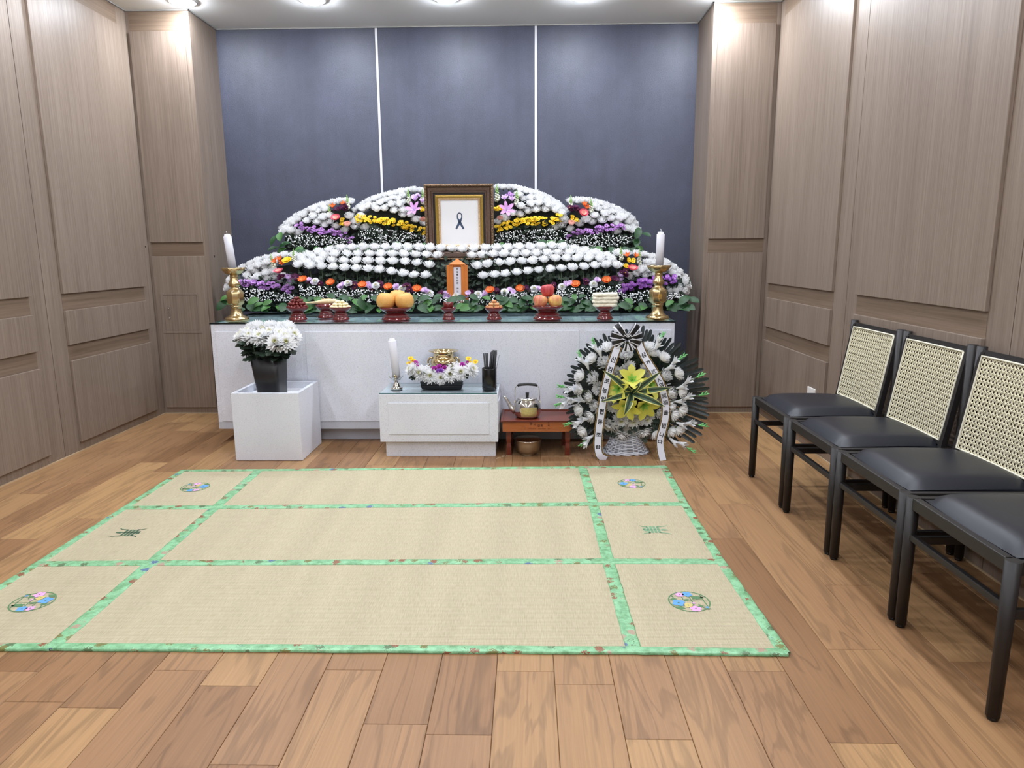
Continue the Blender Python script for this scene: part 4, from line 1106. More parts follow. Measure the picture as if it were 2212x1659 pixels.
b_.frust((-0.060, 0.060, -0.020, 0.05), (-0.060, 0.060, -0.020, 0.05), zt, zt+0.006); b_.frust((-0.055, 0.055, -0.016, 0.046), (-0.058, 0.058, -0.019, 0.049), zt+0.006, zt+0.010)
b_.frust((-0.058, 0.058, -0.019, 0.049), (-0.042, 0.042, -0.010, 0.04), zt+0.010, zt+0.020); b_.frust((-0.043, 0.043, -0.011, 0.041), (-0.026, 0.026, -0.002, 0.03), zt+0.020, zt+0.031); b_.frust((-0.024, 0.024, 0.0, 0.03), (-0.002, 0.002, 0.012, 0.018), zt+0.031, zt+0.050)
b_.build('roof', M['tabletwood'], t)
b_ = MB(); b_.box(-0.0275, 0.0275, -0.0035, 0.0, 0.03, zt-0.014); pa = b_.build('paper_strip', M['paper'], t)
b_ = MB()
for ch, y in zip('顯考學生府君神位', (625, 722, 810, 905, 1000, 1080, 1255, 1345)):
    z = (atY(988, 540+y/15.08, TY).z-0.90)
    write(b_, ch, lambda a, b, z=z: (a*0.0165, -0.0042, z+b*0.0165), 0.012)
b_.build('lettering', M['ink'], pa)

# ================================================================== INCENSE SET
bx, by = -0.56, 4.575
t = thing('incense_burner', 'polished brass incense burner with two ring handles', 'incense burner', (bx, by, TAB_Z))
z0 = 0.108
b_ = MB(); b_.lathe([(0.045, z0), (0.064, z0+0.012), (0.082, z0+0.032), (0.088, z0+0.050), (0.084, z0+0.066), (0.072, z0+0.078), (0.066, z0+0.084), (0.066, z0+0.114), (0.082, z0+0.121), (0.098, z0+0.124), (0.099, z0+0.127), (0.080, z0+0.128), (0.063, z0+0.123), (0.060, z0+0.090), (0.05, z0+0.05), (0, z0+0.04)], 44)
b_.build('bowl', M['brass_b'], t)
b_ = MB(); b_.lathe([(0.058, 0), (0.06, 0.006), (0.05, 0.014), (0.040, 0.035), (0.040, 0.085), (0.052, 0.098), (0.054, 0.107), (0.044, 0.112)], 32); b_.build('pedestal', M['brass_b'], t)
for s in (-1, 1):
    pts = [(s*(0.072+0.033*math.sin(a)), 0, z0+0.048+0.034*math.cos(a)) for a in [PI*k/10 for k in range(11)]]
    b_ = MB(); b_.tube(pts, [0.0055, 0.006, 0.0065, 0.006, 0.006, 0.006, 0.006, 0.0055, 0.005, 0.0045, 0.004], 8); b_.build('handle', M['brass_b'], t)
# cup with incense sticks
qx, qy = -0.250, 4.43
t = thing('incense_cup', 'glossy black cylinder cup holding incense sticks', 'cup', (qx, qy, TAB_Z))
b_ = MB(); b_.lathe([(0.044, 0), (0.047, 0.004), (0.0475, 0.138), (0.046, 0.141), (0.044, 0.139), (0.042, 0.008), (0, 0.008)], 36); b_.build('wall', M['black_gloss'], t)
b_ = MB(); b_.lathe([(0.0477, 0.018), (0.0484, 0.020), (0.0477, 0.022)], 36); b_.build('ridge', M['black_gloss'], t)
b_ = MB(); b_.tube([(0, 0, 0), (0, 0, 0.235)], 0.0046, 8); stick = b_.mesh('incense_stick', M['black_plastic'])
b_ = MB(); b_.tube([(0, 0, 0), (0, 0, 0.235)], 0.0011, 6); thin = b_.mesh('incense_stick', M['black_plastic'])
def inc(dx, dy, tx, ty, me=stick, lab='thick black incense stick standing in the black cup', L=1.0, grp='incense sticks in the cup'):
    o = obj('incense_stick', me, None, (qx+dx, qy+dy, TAB_Z+0.0085), (tx, ty, 0), (1, 1, L)); tag(o, lab, 'incense stick', grp)
for k in range(19):
    a = k*2.4; r = 0.0050*math.sqrt(k)
    inc(0.008+r*math.cos(a)*0.9, 0.004+r*math.sin(a)*0.9, random.uniform(-.01, .01), 0.10+random.uniform(-.006, .006), L=random.uniform(1.0, 1.06), lab='black incense stick in the thick bundle in the black cup', grp='bundled incense sticks')
for k, (dx, ty) in enumerate(((-0.016, -0.075), (-0.012, -0.035), (-0.010, 0.0))): inc(dx, -0.01, 0.0, ty, L=0.98)
inc(0.018, -0.008, 0.0, 0.22, thin, 'single thin incense stick leaning out of the black cup', L=0.95)

# ================================================================== LOW RED TABLE, KETTLE, BOWL
lx0, lx1, ly0, ly1, lz = -0.176, 0.305, 4.325, 4.66, 0.241
t = thing('low_table', 'low red-brown wooden tray table with orange apron', 'table', ((lx0+lx1)/2, ly0, 0))
b_ = MB(); b_.box(lx0, lx1, ly0, ly1, lz-0.0105, lz-0.006); top = P_(b_, 'table_top', M['redwood'], t)
b_ = MB(); r = 0.016
for (a, b, c, d) in ((lx0, lx1, ly0, ly0+r), (lx0, lx1, ly1-r, ly1), (lx0, lx0+r, ly0+r, ly1-r), (lx1-r, lx1, ly0+r, ly1-r)): b_.box(a, b, c, d, lz-0.0100, lz)
P_(b_, 'raised_rim', M['redwood'], top, 0.003)
b_ = MB(); b_.box(lx0+0.012, lx1-0.012, ly0+0.012, ly0+0.026, lz-0.076, lz-0.0105); b_.box(lx0+0.012, lx1-0.012, ly1-0.026, ly1-0.012, lz-0.076, lz-0.0105); b_.box(lx0+0.012, lx0+0.026, ly0+0.026, ly1-0.026, lz-0.076, lz-0.0105); b_.box(lx1-0.026, lx1-0.012, ly0+0.026, ly1-0.026, lz-0.076, lz-0.0105)
ap = P_(b_, 'apron', M['orangewood'], t)
for (a, b) in ((lx0+0.05, ly0+0.06), (lx1-0.05, ly0+0.06), (lx0+0.06, ly1-0.05), (lx1-0.06, ly1-0.05)):
    b_ = MB(); q = 0.016
    b_.frust((a-q, a+q, b-q, b+q), (a-q, a+q, b-q, b+q), 0, 0.05); b_.frust((a-q, a+q, b-q, b+q), (a-0.012, a+0.012, b-0.012, b+0.012), 0.05, 0.08); b_.frust((a-0.012, a+0.012, b-0.012, b+0.012), (a-q, a+q, b-q, b+q), 0.08, 0.105); b_.frust((a-q, a+q, b-q, b+q), (a-q, a+q, b-q, b+q), 0.105, lz-0.0105)
    P_(b_, 'leg', M['redwood'], t)
b_ = MB(); yy = ly0+0.0115
def AP(px, py): q = atY(1110+px/20.1, 900+py/20.1, yy); return q.x, q.z
for ch, (px, py), s in (('꽃', (745, 310), 0.0215), ('비', (905, 345), 0.017), ('길', (1075, 385), 0.020), ('음', (1205, 385), 0.018), ('주', (1508, 280), 0.011), ('회', (1512, 385), 0.013)):
    X, Z = AP(px, py); write(b_, ch, lambda a, b, X=X, Z=Z, s=s: (X+a*s, yy-0.0004, Z+b*s), 0.015)
P_(b_, 'branded_lettering', M['burn'], ap)
b_ = MB()
X, Z = AP(415, 510); n = 24
b_.strip([[(X+0.0125*math.cos(2*PI*k/n), yy-0.0003, Z+0.0125*math.sin(2*PI*k/n)) for k in range(n+1)], [(X+0.0112*math.cos(2*PI*k/n), yy-0.0003, Z+0.0112*math.sin(2*PI*k/n)) for k in range(n+1)]], smooth=False)
for k in range(12):      # worn, unreadable stamped row
    X, Z = AP(590+k*85, 520)
    for (a, b, c, d) in ((-.0045, -.003, -.005, .005), (.002, .0035, -.005, .005), (-.0045, .0035, -.001, .0005)):
        if (k*7+int(a*1e4)) % 5: b_.add([(X+a, yy-0.0003, Z+c), (X+b, yy-0.0003, Z+c), (X+b, yy-0.0003, Z+d), (X+a, yy-0.0003, Z+d)], [(0, 1, 2, 3)])
P_(b_, 'worn_stamp', M['burn_faded'], ap)

kx_, ky_ = -0.005, 4.455
t = thing('kettle', 'shiny steel kettle with black handle on the low red table', 'kettle', (kx_, ky_, lz-0.006)); t.scale = (1.15, 1.15, 1.12)
b_ = MB(); b_.lathe([(0.052, 0.0), (0.060, 0.002), (0.070, 0.012), (0.076, 0.030), (0.077, 0.062), (0.074, 0.082), (0.066, 0.096), (0.058, 0.102), (0.057, 0.106), (0.054, 0.107), (0.0, 0.107)], 44); body = b_.build('body', M['steel'], t)
b_ = MB(); b_.lathe([(0.056, 0.106), (0.056, 0.112), (0.050, 0.117), (0.030, 0.122), (0.0, 0.123)], 36); lid = b_.build('lid', M['steel'], t)
b_ = MB(); b_.lathe([(0.007, 0.121), (0.009, 0.128), (0.010, 0.142), (0.010, 0.146), (0.0, 0.147)], 16); b_.build('lid_knob', M['black_plastic'], lid)
b_ = MB(); b_.tube([(-0.066, 0, 0.035), (-0.088, 0, 0.052), (-0.104, 0, 0.080), (-0.117, 0, 0.104), (-0.128, 0, 0.118), (-0.138, 0, 0.120)], [0.022, 0.017, 0.012, 0.0095, 0.008, 0.0075], 14); b_.build('spout', M['steel'], t)
b_ = MB(); b_.tube([(-0.070, 0, 0.088), (-0.070, 0, 0.15), (-0.068, 0, 0.172), (-0.058, 0, 0.186), (0, 0, 0.190), (0.058, 0, 0.186), (0.066, 0, 0.172), (0.068, 0, 0.15), (0.070, 0, 0.088)], 0.0022, 8); bail = b_.build('bail', M['steel'], t)
b_ = MB(); b_.tube([(-0.054, 0, 0.183), (-0.048, 0, 0.190), (-0.02, 0, 0.194), (0.0, 0, 0.195), (0.02, 0, 0.194), (0.048, 0, 0.190), (0.054, 0, 0.183)], [0.007, 0.0085, 0.009, 0.0085, 0.009, 0.0085, 0.007], 12); b_.build('grip', M['black_plastic'], bail)
for s in (-1, 1):
    b_ = MB(); b_.box(s*0.070-0.004, s*0.070+0.004, -0.008, 0.008, 0.078, 0.098); b_.build('lug', M['steel'], body)
M['gold_label'] = mat('gold_foil_label', (196, 180, 120), 0.35, metal=0.4, var=0.15, vscale=90)
b_ = MB(); rows = []
for z in (0.016, 0.030, 0.045, 0.062, 0.070):
    rr = {0.016: 0.0725, 0.030: 0.0765, 0.045: 0.0773, 0.062: 0.0776, 0.070: 0.0768}[z]
    rows.append([(rr*math.cos(a), rr*math.sin(a), z) for a in [math.radians(-118+k*8) for k in range(10)]])
b_.strip(rows); b_.build('foil_label', M['gold_label'], body)

t = thing('steel_bowl', 'dull steel bowl on the floor under the low red table', 'bowl', (-0.001, 4.395, 0))
b_ = MB(); b_.lathe([(0.052, 0.0), (0.054, 0.004), (0.050, 0.010), (0.066, 0.020), (0.078, 0.044), (0.083, 0.074), (0.085, 0.098), (0.088, 0.102), (0.0855, 0.104), (0.081, 0.098), (0.078, 0.070), (0.070, 0.036), (0.055, 0.018), (0.0, 0.014)], 44); b_.build('wall', M['steel_r'], t)
b_ = MB(); b_.lathe([(0.0865, 0.100), (0.0895, 0.102), (0.0875, 0.1045), (0.0845, 0.104)], 44); b_.build('rolled_rim', M['steel'], t)

# ================================================================== FLOWER KINDS (meshes shared by all blooms)
def petal(b_, az, L, W, e0, curl, br, bz, m, rows=4, cup=0.25, tip=0.35, ruf=0.0, twist=0.0):
    """one petal leaving the centre at azimuth az, elevation e0 (rad) bending by curl"""
    ca, sa = math.cos(az), math.sin(az)
    r, z = br, bz; out = []
    prof = {2: (0.55, 1.0, tip), 3: (0.45, 0.9, 1.0, tip), 4: (0.4, 0.8, 1.0, 0.9, tip), 5: (0.4, 0.75, 0.95, 1.0, 0.85, tip), 6: (0.35, 0.7, 0.92, 1.0, 0.92, 0.7, tip)}[rows]
    for i in range(rows+1):
        e = e0+curl*i/rows
        w = W*prof[i]*0.5
        nr, nzv = -math.sin(e), math.cos(e)
        jr = ruf*random.uniform(-1, 1)
        row = []
        for c in (-1, 0, 1):
            off = cup*w*(abs(c))+ (jr*(1 if c else -1)*L)
            rr = r+nr*off; zz = z+nzv*off
            lat = c*w
            row.append((rr*ca-lat*sa, rr*sa+lat*ca, zz))
        out.append(row)
        r += math.cos(e)*L/rows; z += math.sin(e)*L/rows
    b_.strip(out, mat=m, smooth=True)
D = math.radians
def mum_mesh(seed, open_=0.0, R_=0.047):
    """large white chrysanthemum; open_ 0 = cup seen from the side, 1 = spread"""
    random.seed(seed); b_ = MB()
    layers = [(19, 1.06, 20, 44, 0), (19, 1.06, 32, 38, 0), (18, 1.03, 44, 33, 0), (16, 0.97, 55, 28, 0), (14, 0.90, 66, 22, 0), (12, 0.82, 76, 16, 0), (8, 0.76, 84, 10, 0)]
    if open_ > 0: layers = [(19, 1.10, -10, 20, 0), (19, 1.04, 4, 26, 0), (18, 0.98, 16, 28, 0), (16, 0.88, 28, 32, 0), (14, 0.74, 42, 36, 0), (10, 0.56, 56, 36, 1), (7, 0.36, 70, 28, 2)]
    for li, (n, l, e, cu, m) in enumerate(layers):
        for k in range(n):
            az = 2*PI*(k+0.5*(li % 2))/n+random.uniform(-.12, .12)
            L = R_*1.05*l*random.uniform(0.88, 1.1)
            petal(b_, az, L, R_*0.28, D(e+random.uniform(-7, 7)), D(cu+random.uniform(-6, 10)), 0.003, -0.012+li*0.0015, m, rows=4, cup=0.35, tip=0.30)
    b_.blob((0, 0, -0.014), (0.008, 0.008, 0.006), mat=3, n=8, m=4)
    return b_.mesh('chrysanthemum', [M['petal'], M['petal_c'], M['petal_core'], M['stem']])
MUM = [mum_mesh(s) for s in (1, 2, 3)]
MUMO = [mum_mesh(s, 1.0) for s in (4, 5)]
def ray_mesh(name, n, R_, W, e, cu, mats, two=True, centre=0.2, tip=0.4, cz=0.003):
    random.seed(n); b_ = MB()
    for k in range(n): petal(b_, 2*PI*k/n, R_*random.uniform(.94, 1.04), W, D(e), D(cu), R_*0.12, 0, 0, rows=3, cup=0.25, tip=tip)
    if two:
        for k in range(n): petal(b_, 2*PI*(k+.5)/n, R_*0.72, W*0.85, D(e+14), D(cu), R_*0.1, 0.001, min(1, len(mats)-1), rows=3, cup=0.25, tip=tip)
    b_.blob((0, 0, cz), (R_*centre, R_*centre, R_*centre*0.5), mat=len(mats)-1, n=10, m=5)
    return b_.mesh(name, mats)
GERB_O = ray_mesh('gerbera', 18, 0.042, 0.015, 30, 16, [M['orange'], M['orange2'], M['orange']])
GERB_P = ray_mesh('gerbera', 20, 0.044, 0.015, 34, 18, [M['pink'], M['pink2'], M['pink2']])
GERB_Y = ray_mesh('gerbera', 18, 0.036, 0.013, 14, 8, [M['yellow'], M['yellow'], M['gold_c']])
SPR_Y = ray_mesh('spray_daisy', 11, 0.0165, 0.009, 16, 10, [M['yellow'], M['gold_c']], two=False, centre=0.42)
SPR_L = ray_mesh('spray_daisy', 9, 0.0175, 0.011, 22, 16, [M['lilac'], M['purple_c']], two=False, centre=0.26)
SPR_V = ray_mesh('spray_daisy', 10, 0.019, 0.011, 20, 12, [M['violet'], M['lilac'], M['purple_c']], centre=0.24)
SPR_PL = ray_mesh('spray_daisy', 11, 0.022, 0.011, 20, 12, [M['pale_lilac'], M['pale_lilac'], M['lilac']], centre=0.3)
SPR_M = ray_mesh('spray_daisy', 14, 0.026, 0.009, 26, 22, [M['maroon'], M['maroon'], M['gold_c']], centre=0.16)
def ball_mesh(name, seed, R_, mats, n=44, W=0.7, ruf=0.06):
    random.seed(seed); b_ = MB()
    for k in range(n):
        u = k/(n-1); e = 88*u**0.8-6
        petal(b_, k*2.39996, R_*(1.0-0.25*u), R_*W, D(e), D(26), 0.002, -R_*0.2, 0 if u < 0.75 else len(mats)-1, rows=3, cup=0.3, tip=0.85, ruf=ruf)
    return b_.mesh(name, mats)
CARN = ball_mesh('carnation', 11, 0.033, [M['petal'], M['petal_c']])
CARN_M = ball_mesh('carnation', 12, 0.021, [M['magenta']], n=30)
STAT_V = ball_mesh('statice', 15, 0.022, [M['violet']], n=30, W=0.5, ruf=0.1)
def rose_mesh(name, R_, mats):
    random.seed(21); b_ = MB()
    for li, (n, e, l, w) in enumerate(((5, 52, 1.25, 1.25), (5, 66, 1.2, 1.1), (4, 78, 1.15, 1.0), (4, 86, 1.05, 0.8), (3, 90, 0.95, 0.6))):
        for k in range(n): petal(b_, 2*PI*(k+0.5*li)/n+li*.4, R_*l*1.15, R_*w, D(e-30), D(72), R_*0.15, -R_*0.5, 0, rows=4, cup=0.45, tip=0.75)
    return b_.mesh(name, mats)
ROSE = rose_mesh('rose', 0.030, [M['peach']]); LISI = rose_mesh('lisianthus', 0.028, [M['pale_lilac']])
def lily_mesh(name, R_, mats, e=38, cu=-34, W=0.42):
    random.seed(31); b_ = MB()
    for li in range(2):
        for k in range(3):
            az = 2*PI*(k+0.5*li)/3
            petal(b_, az, R_, R_*(W if li else W*0.85), D(e+6*li), D(cu), 0.003, 0, 0, rows=6, cup=0.22, tip=0.06)
            petal(b_, az, R_*0.42, R_*0.16, D(e+6*li+4), D(cu*0.4), 0.003, 0.0012, len(mats)-1, rows=3, cup=0.3, tip=0.1)
    for k in range(5):
        a = k*1.26; b_.tube([(0, 0, 0), (0.01*math.cos(a), 0.01*math.sin(a), R_*0.5)], 0.0012, 5, mat=len(mats)-1)
    return b_.mesh(name, mats)
LILY_P = lily_mesh('lily', 0.078, [M['lily_pink'], M['pale_lilac']])
LILY_Y = lily_mesh('lily', 0.108, [M['lily_yellow'], M['lily_throat']], 42, -38, 0.56)
ALS_O = lily_mesh('alstroemeria', 0.040, [M['orange'], M['orange2']], 58, -22, 0.42); ALS_L = lily_mesh('alstroemeria', 0.042, [M['pale_lilac'], M['lilac']], 58, -22, 0.44)
def snap_mesh():
    random.seed(41); b_ = MB()
    b_.tube([(0, 0, -0.06), (0, 0, 0.07)], [0.003, 0.0015], 6, mat=0)
    for k in range(26):
        u = k/25; z = -0.045+0.115*u; r = 0.013*(1-u)**0.7+0.0015; a = k*2.4
        s = 0.009*(1-u)+0.003
        b_.blob((r*math.cos(a), r*math.sin(a), z), (s, s, s*0.85), mat=1 if u < 0.45 else 0, n=6, m=4)
    return b_.mesh('snapdragon', [M['snap_g'], M['snap_w']])
SNAP = snap_mesh()
def leaf_mesh(name, L, W, m, fold=0.25, bend=-0.5, rows=6):
    b_ = MB(); out = []; x = z = 0.0
    for i in range(rows+1):
        t_ = i/rows; e = 0.25+bend*t_
        w = W*0.5*(math.sin(PI*min(1, t_*0.94+0.03))**0.75) if i < rows else 0.0004
        out.append([(x, -w, z+fold*w), (x, 0, z), (x, w, z+fold*w)])
        x += math.cos(e)*L/rows; z += math.sin(e)*L/rows
    b_.strip(out, smooth=True); return b_.mesh(name, m)
LEAF = [leaf_mesh('leaf', 0.088, 0.050, M['leaf']), leaf_mesh('leaf', 0.078, 0.046, M['leaf_l'], 0.3, -0.7), leaf_mesh('leaf', 0.098, 0.052, M['leaf'], 0.2, -0.9)]
def lobed(b_, p, d, up, L, m=0):
    """small lobed chrysanthemum leaf as one flat polygon pair"""
    d = d.normalized(); s = d.cross(up); s = s.normalized() if s.length > 1e-5 else Vector((1, 0, 0)); n_ = s.cross(d)
    out = [(0, .05), (.22, .10), (.30, .34), (.42, .16), (.56, .42), (.66, .18), (.82, .26), (1, 0)]
    vs = [p]
    for (a, w) in out: vs.append(p+d*(a*L)+s*(w*L)+n_*(0.12*w*L))
    k = len(out)
    for (a, w) in out[:-1]: vs.append(p+d*(a*L)-s*(w*L)+n_*(0.12*w*L))
    mid = [p+d*(a*L) for a, w in out]
    base = len(vs); vs += mid
    fs = []
    for i in range(k-1):
        fs.append((base+i, 1+i, 2+i, base+i+1)) if i < k-2 else fs.append((base+i, 1+i, 2+i))
        j0 = 1+k+i; j1 = 1+k+i+1 if i < k-2 else 1+k-1
        fs.append((base+i+1, j1, j0, base+i)) if i < k-2 else fs.append((base+i, k, j0))
    b_.add(vs, fs, m, False)
b_ = MB(); b_.tube([(0, 0, 0), (0.002, 0, -0.5), (0, 0, -1.0)], 0.0028, 6); STEM = b_.mesh('stem', M['stem'])

def rnd_in_poly(poly, n):
    xs = [p[0] for p in poly]; ys = [p[1] for p in poly]; out = []
    def inside(x, y):
        c = False; j = len(poly)-1
        for i in range(len(poly)):
            if (poly[i][1] > y) != (poly[j][1] > y) and x < (poly[j][0]-poly[i][0])*(y-poly[i][1])/(poly[j][1]-poly[i][1])+poly[i][0]: c = not c
            j = i
        return c
    while len(out) < n:
        x, y = random.uniform(min(xs), max(xs)), random.uniform(min(ys), max(ys))
        if inside(x, y): out.append((x, y))
    return out
def breath(parent, poly, y, n, spread=0.03, r0=0.0042, r1=0.0068):
    b_ = MB()
    for (px, py) in rnd_in_poly(poly, n):
        p = atY(px, py, y+random.uniform(-spread, spread)); r = random.uniform(r0, r1)
        b_.blob(p, r, mat=0, n=6, m=4)
        if random.random() < 0.3: b_.tube([p, p+Vector((random.uniform(-.01, .01), 0.02, -0.02))], 0.0006, 3, mat=1)
    o = stuff(b_.build('babys_breath', [M['breath'], M['stem']])); keep(o, parent); return o
def foliage(parent, poly, y0, y1, n, L=0.045):
    b_ = MB()
    for (px, py) in rnd_in_poly(poly, n):
        p = atY(px, py, random.uniform(y0, y1))
        p.z = max(p.z, (ALT_Z if y1 < 5.7 else 1.236)+0.04)
        d = Vector((random.uniform(-1, 1), random.uniform(-1.0, .2), random.uniform(-.6, .9)))
        lobed(b_, p, d, Vector((random.uniform(-.5, .5), -1, random.uniform(0, 1.2))), L*random.uniform(.7, 1.2))
    o = stuff(b_.build('foliage', M['leaf_d'])); keep(o, parent); return o
def put(parent, name, me, p, axis=(0, 0, 1), s=1.0, spin=None):
    """a bloom with its centre at p looking along axis"""
    q = Vector(axis).normalized().to_track_quat('Z', 'Y').to_matrix().to_4x4() @ Matrix.Rotation(random.uniform(0, 6.28) if spin is None else spin, 4, 'Z')
    o = bpy.data.objects.new(name, me); col.objects.link(o)
    o.matrix_basis = Matrix.Translation(p) @ q @ Matrix.Scale(s, 4)
    if parent is not None:
        o.parent = parent; o.matrix_parent_inverse = Matrix.Translation(-Vector(parent.location))
    return o
def jit(a, k=0.18): return Vector(a)+Vector((random.uniform(-k, k), random.uniform(-k, k), random.uniform(-k*.5, k*.5)))
def mums(parent, pts, y, s=1.0, tilt=(0, -0.25, 1), out=None, stem=0.0, openp=0.0):
    """out = (x of the bank's middle, strength): blooms lean outwards"""
    for (px, py) in pts:
        p = atY(px, py, y+random.uniform(-.012, .012))
        ax = Vector(tilt)
        if out: ax.x += (p.x-out[0])*out[1]
        me = random.choice(MUMO) if random.random() < openp else random.choice(MUM)
        o = put(parent, 'chrysanthemum', me, p, jit(ax), s*random.uniform(.93, 1.06))
        if stem:
            c = bpy.data.objects.new('stem', STEM); col.objects.link(c); c.parent = o
            wl = o.matrix_basis
            c.matrix_basis = wl.inverted() @ Matrix.Translation(p+Vector((0, 0.004, -0.012))) @ Matrix.Diagonal((1, 1, stem*random.uniform(.8, 1.1), 1))
def spray(parent, me, pts, y, n, sx=7, sy=5, s=1.0, name='spray_daisy'):
    """n little blooms scattered round each photo point"""
    for (px, py) in pts:
        for k in range(n):
            p = atY(px+random.uniform(-sx, sx), py+random.uniform(-sy, sy), y+random.uniform(-.02, .02))
            put(parent, name, me, p, jit((0, -0.8, 0.75), .35), s*random.uniform(.85, 1.1))
def one(parent, name, me, px, py, y, ax=(0, -0.6, 0.8), s=1.0):
    return put(parent, name, me, atY(px, py, y), jit(ax, .1), s)
def leaves(parent, pts, y, s=1.0, down=0.5):
    for (px, py) in pts:
        p = atY(px, py, y+random.uniform(-.02, .02))
        a = random.uniform(-1.9, 1.9); s_ = s*random.uniform(.9, 1.25)
        d = Vector((math.sin(a), -0.55, -down*math.cos(a*0.6)-0.12)); d.normalize()
        floor_z = (ALT_Z if y < 5.6 else 1.236)+0.030
        if p.z+d.z*0.095*s_ < floor_z: d.z = (floor_z-p.z)/(0.095*s_); d.normalize()
        up = Vector((random.uniform(-.5, .5), -0.9, 0.8)); up = (up-d*up.dot(d)).normalized(); sd = up.cross(d)
        R3 = Matrix((d, sd, up)).transposed().to_4x4()
        o = bpy.data.objects.new('leaf', random.choice(LEAF)); col.objects.link(o)
        o.matrix_basis = Matrix.Translation(p) @ R3 @ Matrix.Scale(s_, 4)
        o.parent = parent; o.matrix_parent_inverse = Matrix.Translation(-Vector(parent.location))
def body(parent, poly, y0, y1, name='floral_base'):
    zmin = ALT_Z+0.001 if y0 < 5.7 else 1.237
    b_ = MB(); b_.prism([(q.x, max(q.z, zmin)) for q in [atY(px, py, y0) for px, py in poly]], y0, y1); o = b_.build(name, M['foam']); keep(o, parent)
def ramp(pts, n):
    """n points evenly along a photo polyline"""
    seg = [math.dist(a, b) for a, b in zip(pts[:-1], pts[1:])]; T = sum(seg); out = []
    for k in range(n):
        d = T*(k+0.5)/n; i = 0
        while i < len(seg)-1 and d > seg[i]: d -= seg[i]; i += 1
        f = d/seg[i]; out.append((pts[i][0]+(pts[i+1][0]-pts[i][0])*f, pts[i][1]+(pts[i+1][1]-pts[i][1])*f))
    return out

# ================================================================== ALTAR FLOWERS, LOWER TIER
random.seed(101)
GR = 'banks of altar flowers'
C1 = thing('flower_bank', 'long low bank of white chrysanthemums behind the offering dishes', 'flower arrangement', (-0.55, 5.30, ALT_Z), 0, GR)
body(C1, [(640, 676), (640, 600), (760, 572), (890, 566), (1070, 566), (1220, 566), (1350, 590), (1350, 676)], 5.50, 5.64)
rowA = ramp([(655, 556), (690, 547), (736, 539), (790, 537), (930, 538), (985, 541), (1060, 539), (1150, 537), (1190, 534), (1220, 537), (1270, 547), (1322, 558)], 28)
mums(C1, rowA, 5.60, 1.20)
rowB = ramp([(640, 567), (663, 561), (724, 552), (780, 552), (870, 552), (935, 554), (958, 556)], 13)+ramp([(1008, 556), (1068, 552), (1150, 551), (1212, 549), (1257, 551), (1300, 558), (1332, 563)], 14)
mums(C1, rowB, 5.54, 1.16, stem=0.10)
rowC = ramp([(652, 573), (683, 567), (708, 565), (790, 567), (870, 568), (905, 571), (940, 578)], 11)+ramp([(1018, 579), (1050, 574), (1080, 570), (1160, 566), (1192, 561), (1260, 561), (1332, 566)], 13)
mums(C1, rowC, 5.48, 1.12, stem=0.13)
rowD = ramp([(632, 574), (671, 577), (720, 580), (772, 583), (810, 584), (835, 588), (866, 593), (890, 597), (933, 598)], 12)+ramp([(1032, 600), (1070, 596), (1096, 594), (1127, 590), (1203, 583), (1251, 580), (1300, 575), (1345, 577)], 13)
mums(C1, rowD, 5.42, 1.09, tilt=(0, -0.32, 1), stem=0.16)
foliage(C1, [(640, 590), (800, 592), (930, 606), (960, 570), (1015, 570), (1040, 606), (1180, 592), (1340, 590), (1345, 625), (1100, 640), (900, 640), (650, 620)], 5.40, 5.50, 620, 0.05)
foliage(C1, [(700, 560), (1290, 560), (1300, 600), (690, 600)], 5.46, 5.54, 240, 0.045)
# mixed row
for px, py in ((655, 606), (715, 613), (783, 618), (839, 622), (901, 626), (1059, 629), (1123, 626), (1243, 616), (1310, 607)): one(C1, 'gerbera', GERB_O, px, py, 5.33, (0, -0.75, 0.75), 0.92)
for px, py in ((681, 608), (752, 612), (812, 617), (868, 624), (928, 634), (985, 640), (1033, 636), (1090, 631), (1154, 624), (1214, 620), (1282, 614)): one(C1, 'carnation', CARN, px, py, 5.33, (0, -0.8, 0.6), 1.0)
spray(C1, SPR_M, [(695, 613), (757, 616), (763, 619), (822, 617), (806, 624), (880, 622), (884, 630), (953, 634), (1015, 638), (1076, 629), (1138, 626), (1198, 620), (1265, 612), (1328, 603), (640, 600), (668, 610)], 5.345, 3, 5, 5, 1.0)
spray(C1, SPR_PL, [(672, 607), (736, 617), (798, 618), (854, 622), (917, 627), (965, 637), (972, 641), (1005, 640), (1010, 636), (1047, 634), (1104, 628), (1165, 624), (1228, 615), (1290, 608)], 5.34, 3, 5, 4, 1.1)
breath(C1, [(640, 614), (760, 624), (900, 632), (985, 646), (1080, 636), (1220, 624), (1340, 612), (1345, 640), (1240, 656), (1060, 660), (985, 662), (900, 656), (760, 652), (650, 640)], 5.29, 1150, 0.025, 0.0035, 0.0055)
foliage(C1, [(640, 612), (985, 640), (1340, 612), (1345, 672), (640, 672)], 5.31, 5.36, 260, 0.05)
leaves(C1, [(645+k*11.9+random.uniform(-4, 4), random.uniform(640, 668)) for k in range(60)], 5.255, 1.1)
leaves(C1, [(650+k*28, random.uniform(636, 648)) for k in range(25)], 5.27, 0.9, 0.2)
leaves(C1, [(648+k*16+random.uniform(-5, 5), random.uniform(656, 668)) for k in range(44)], 5.24, 1.1, 0.3)

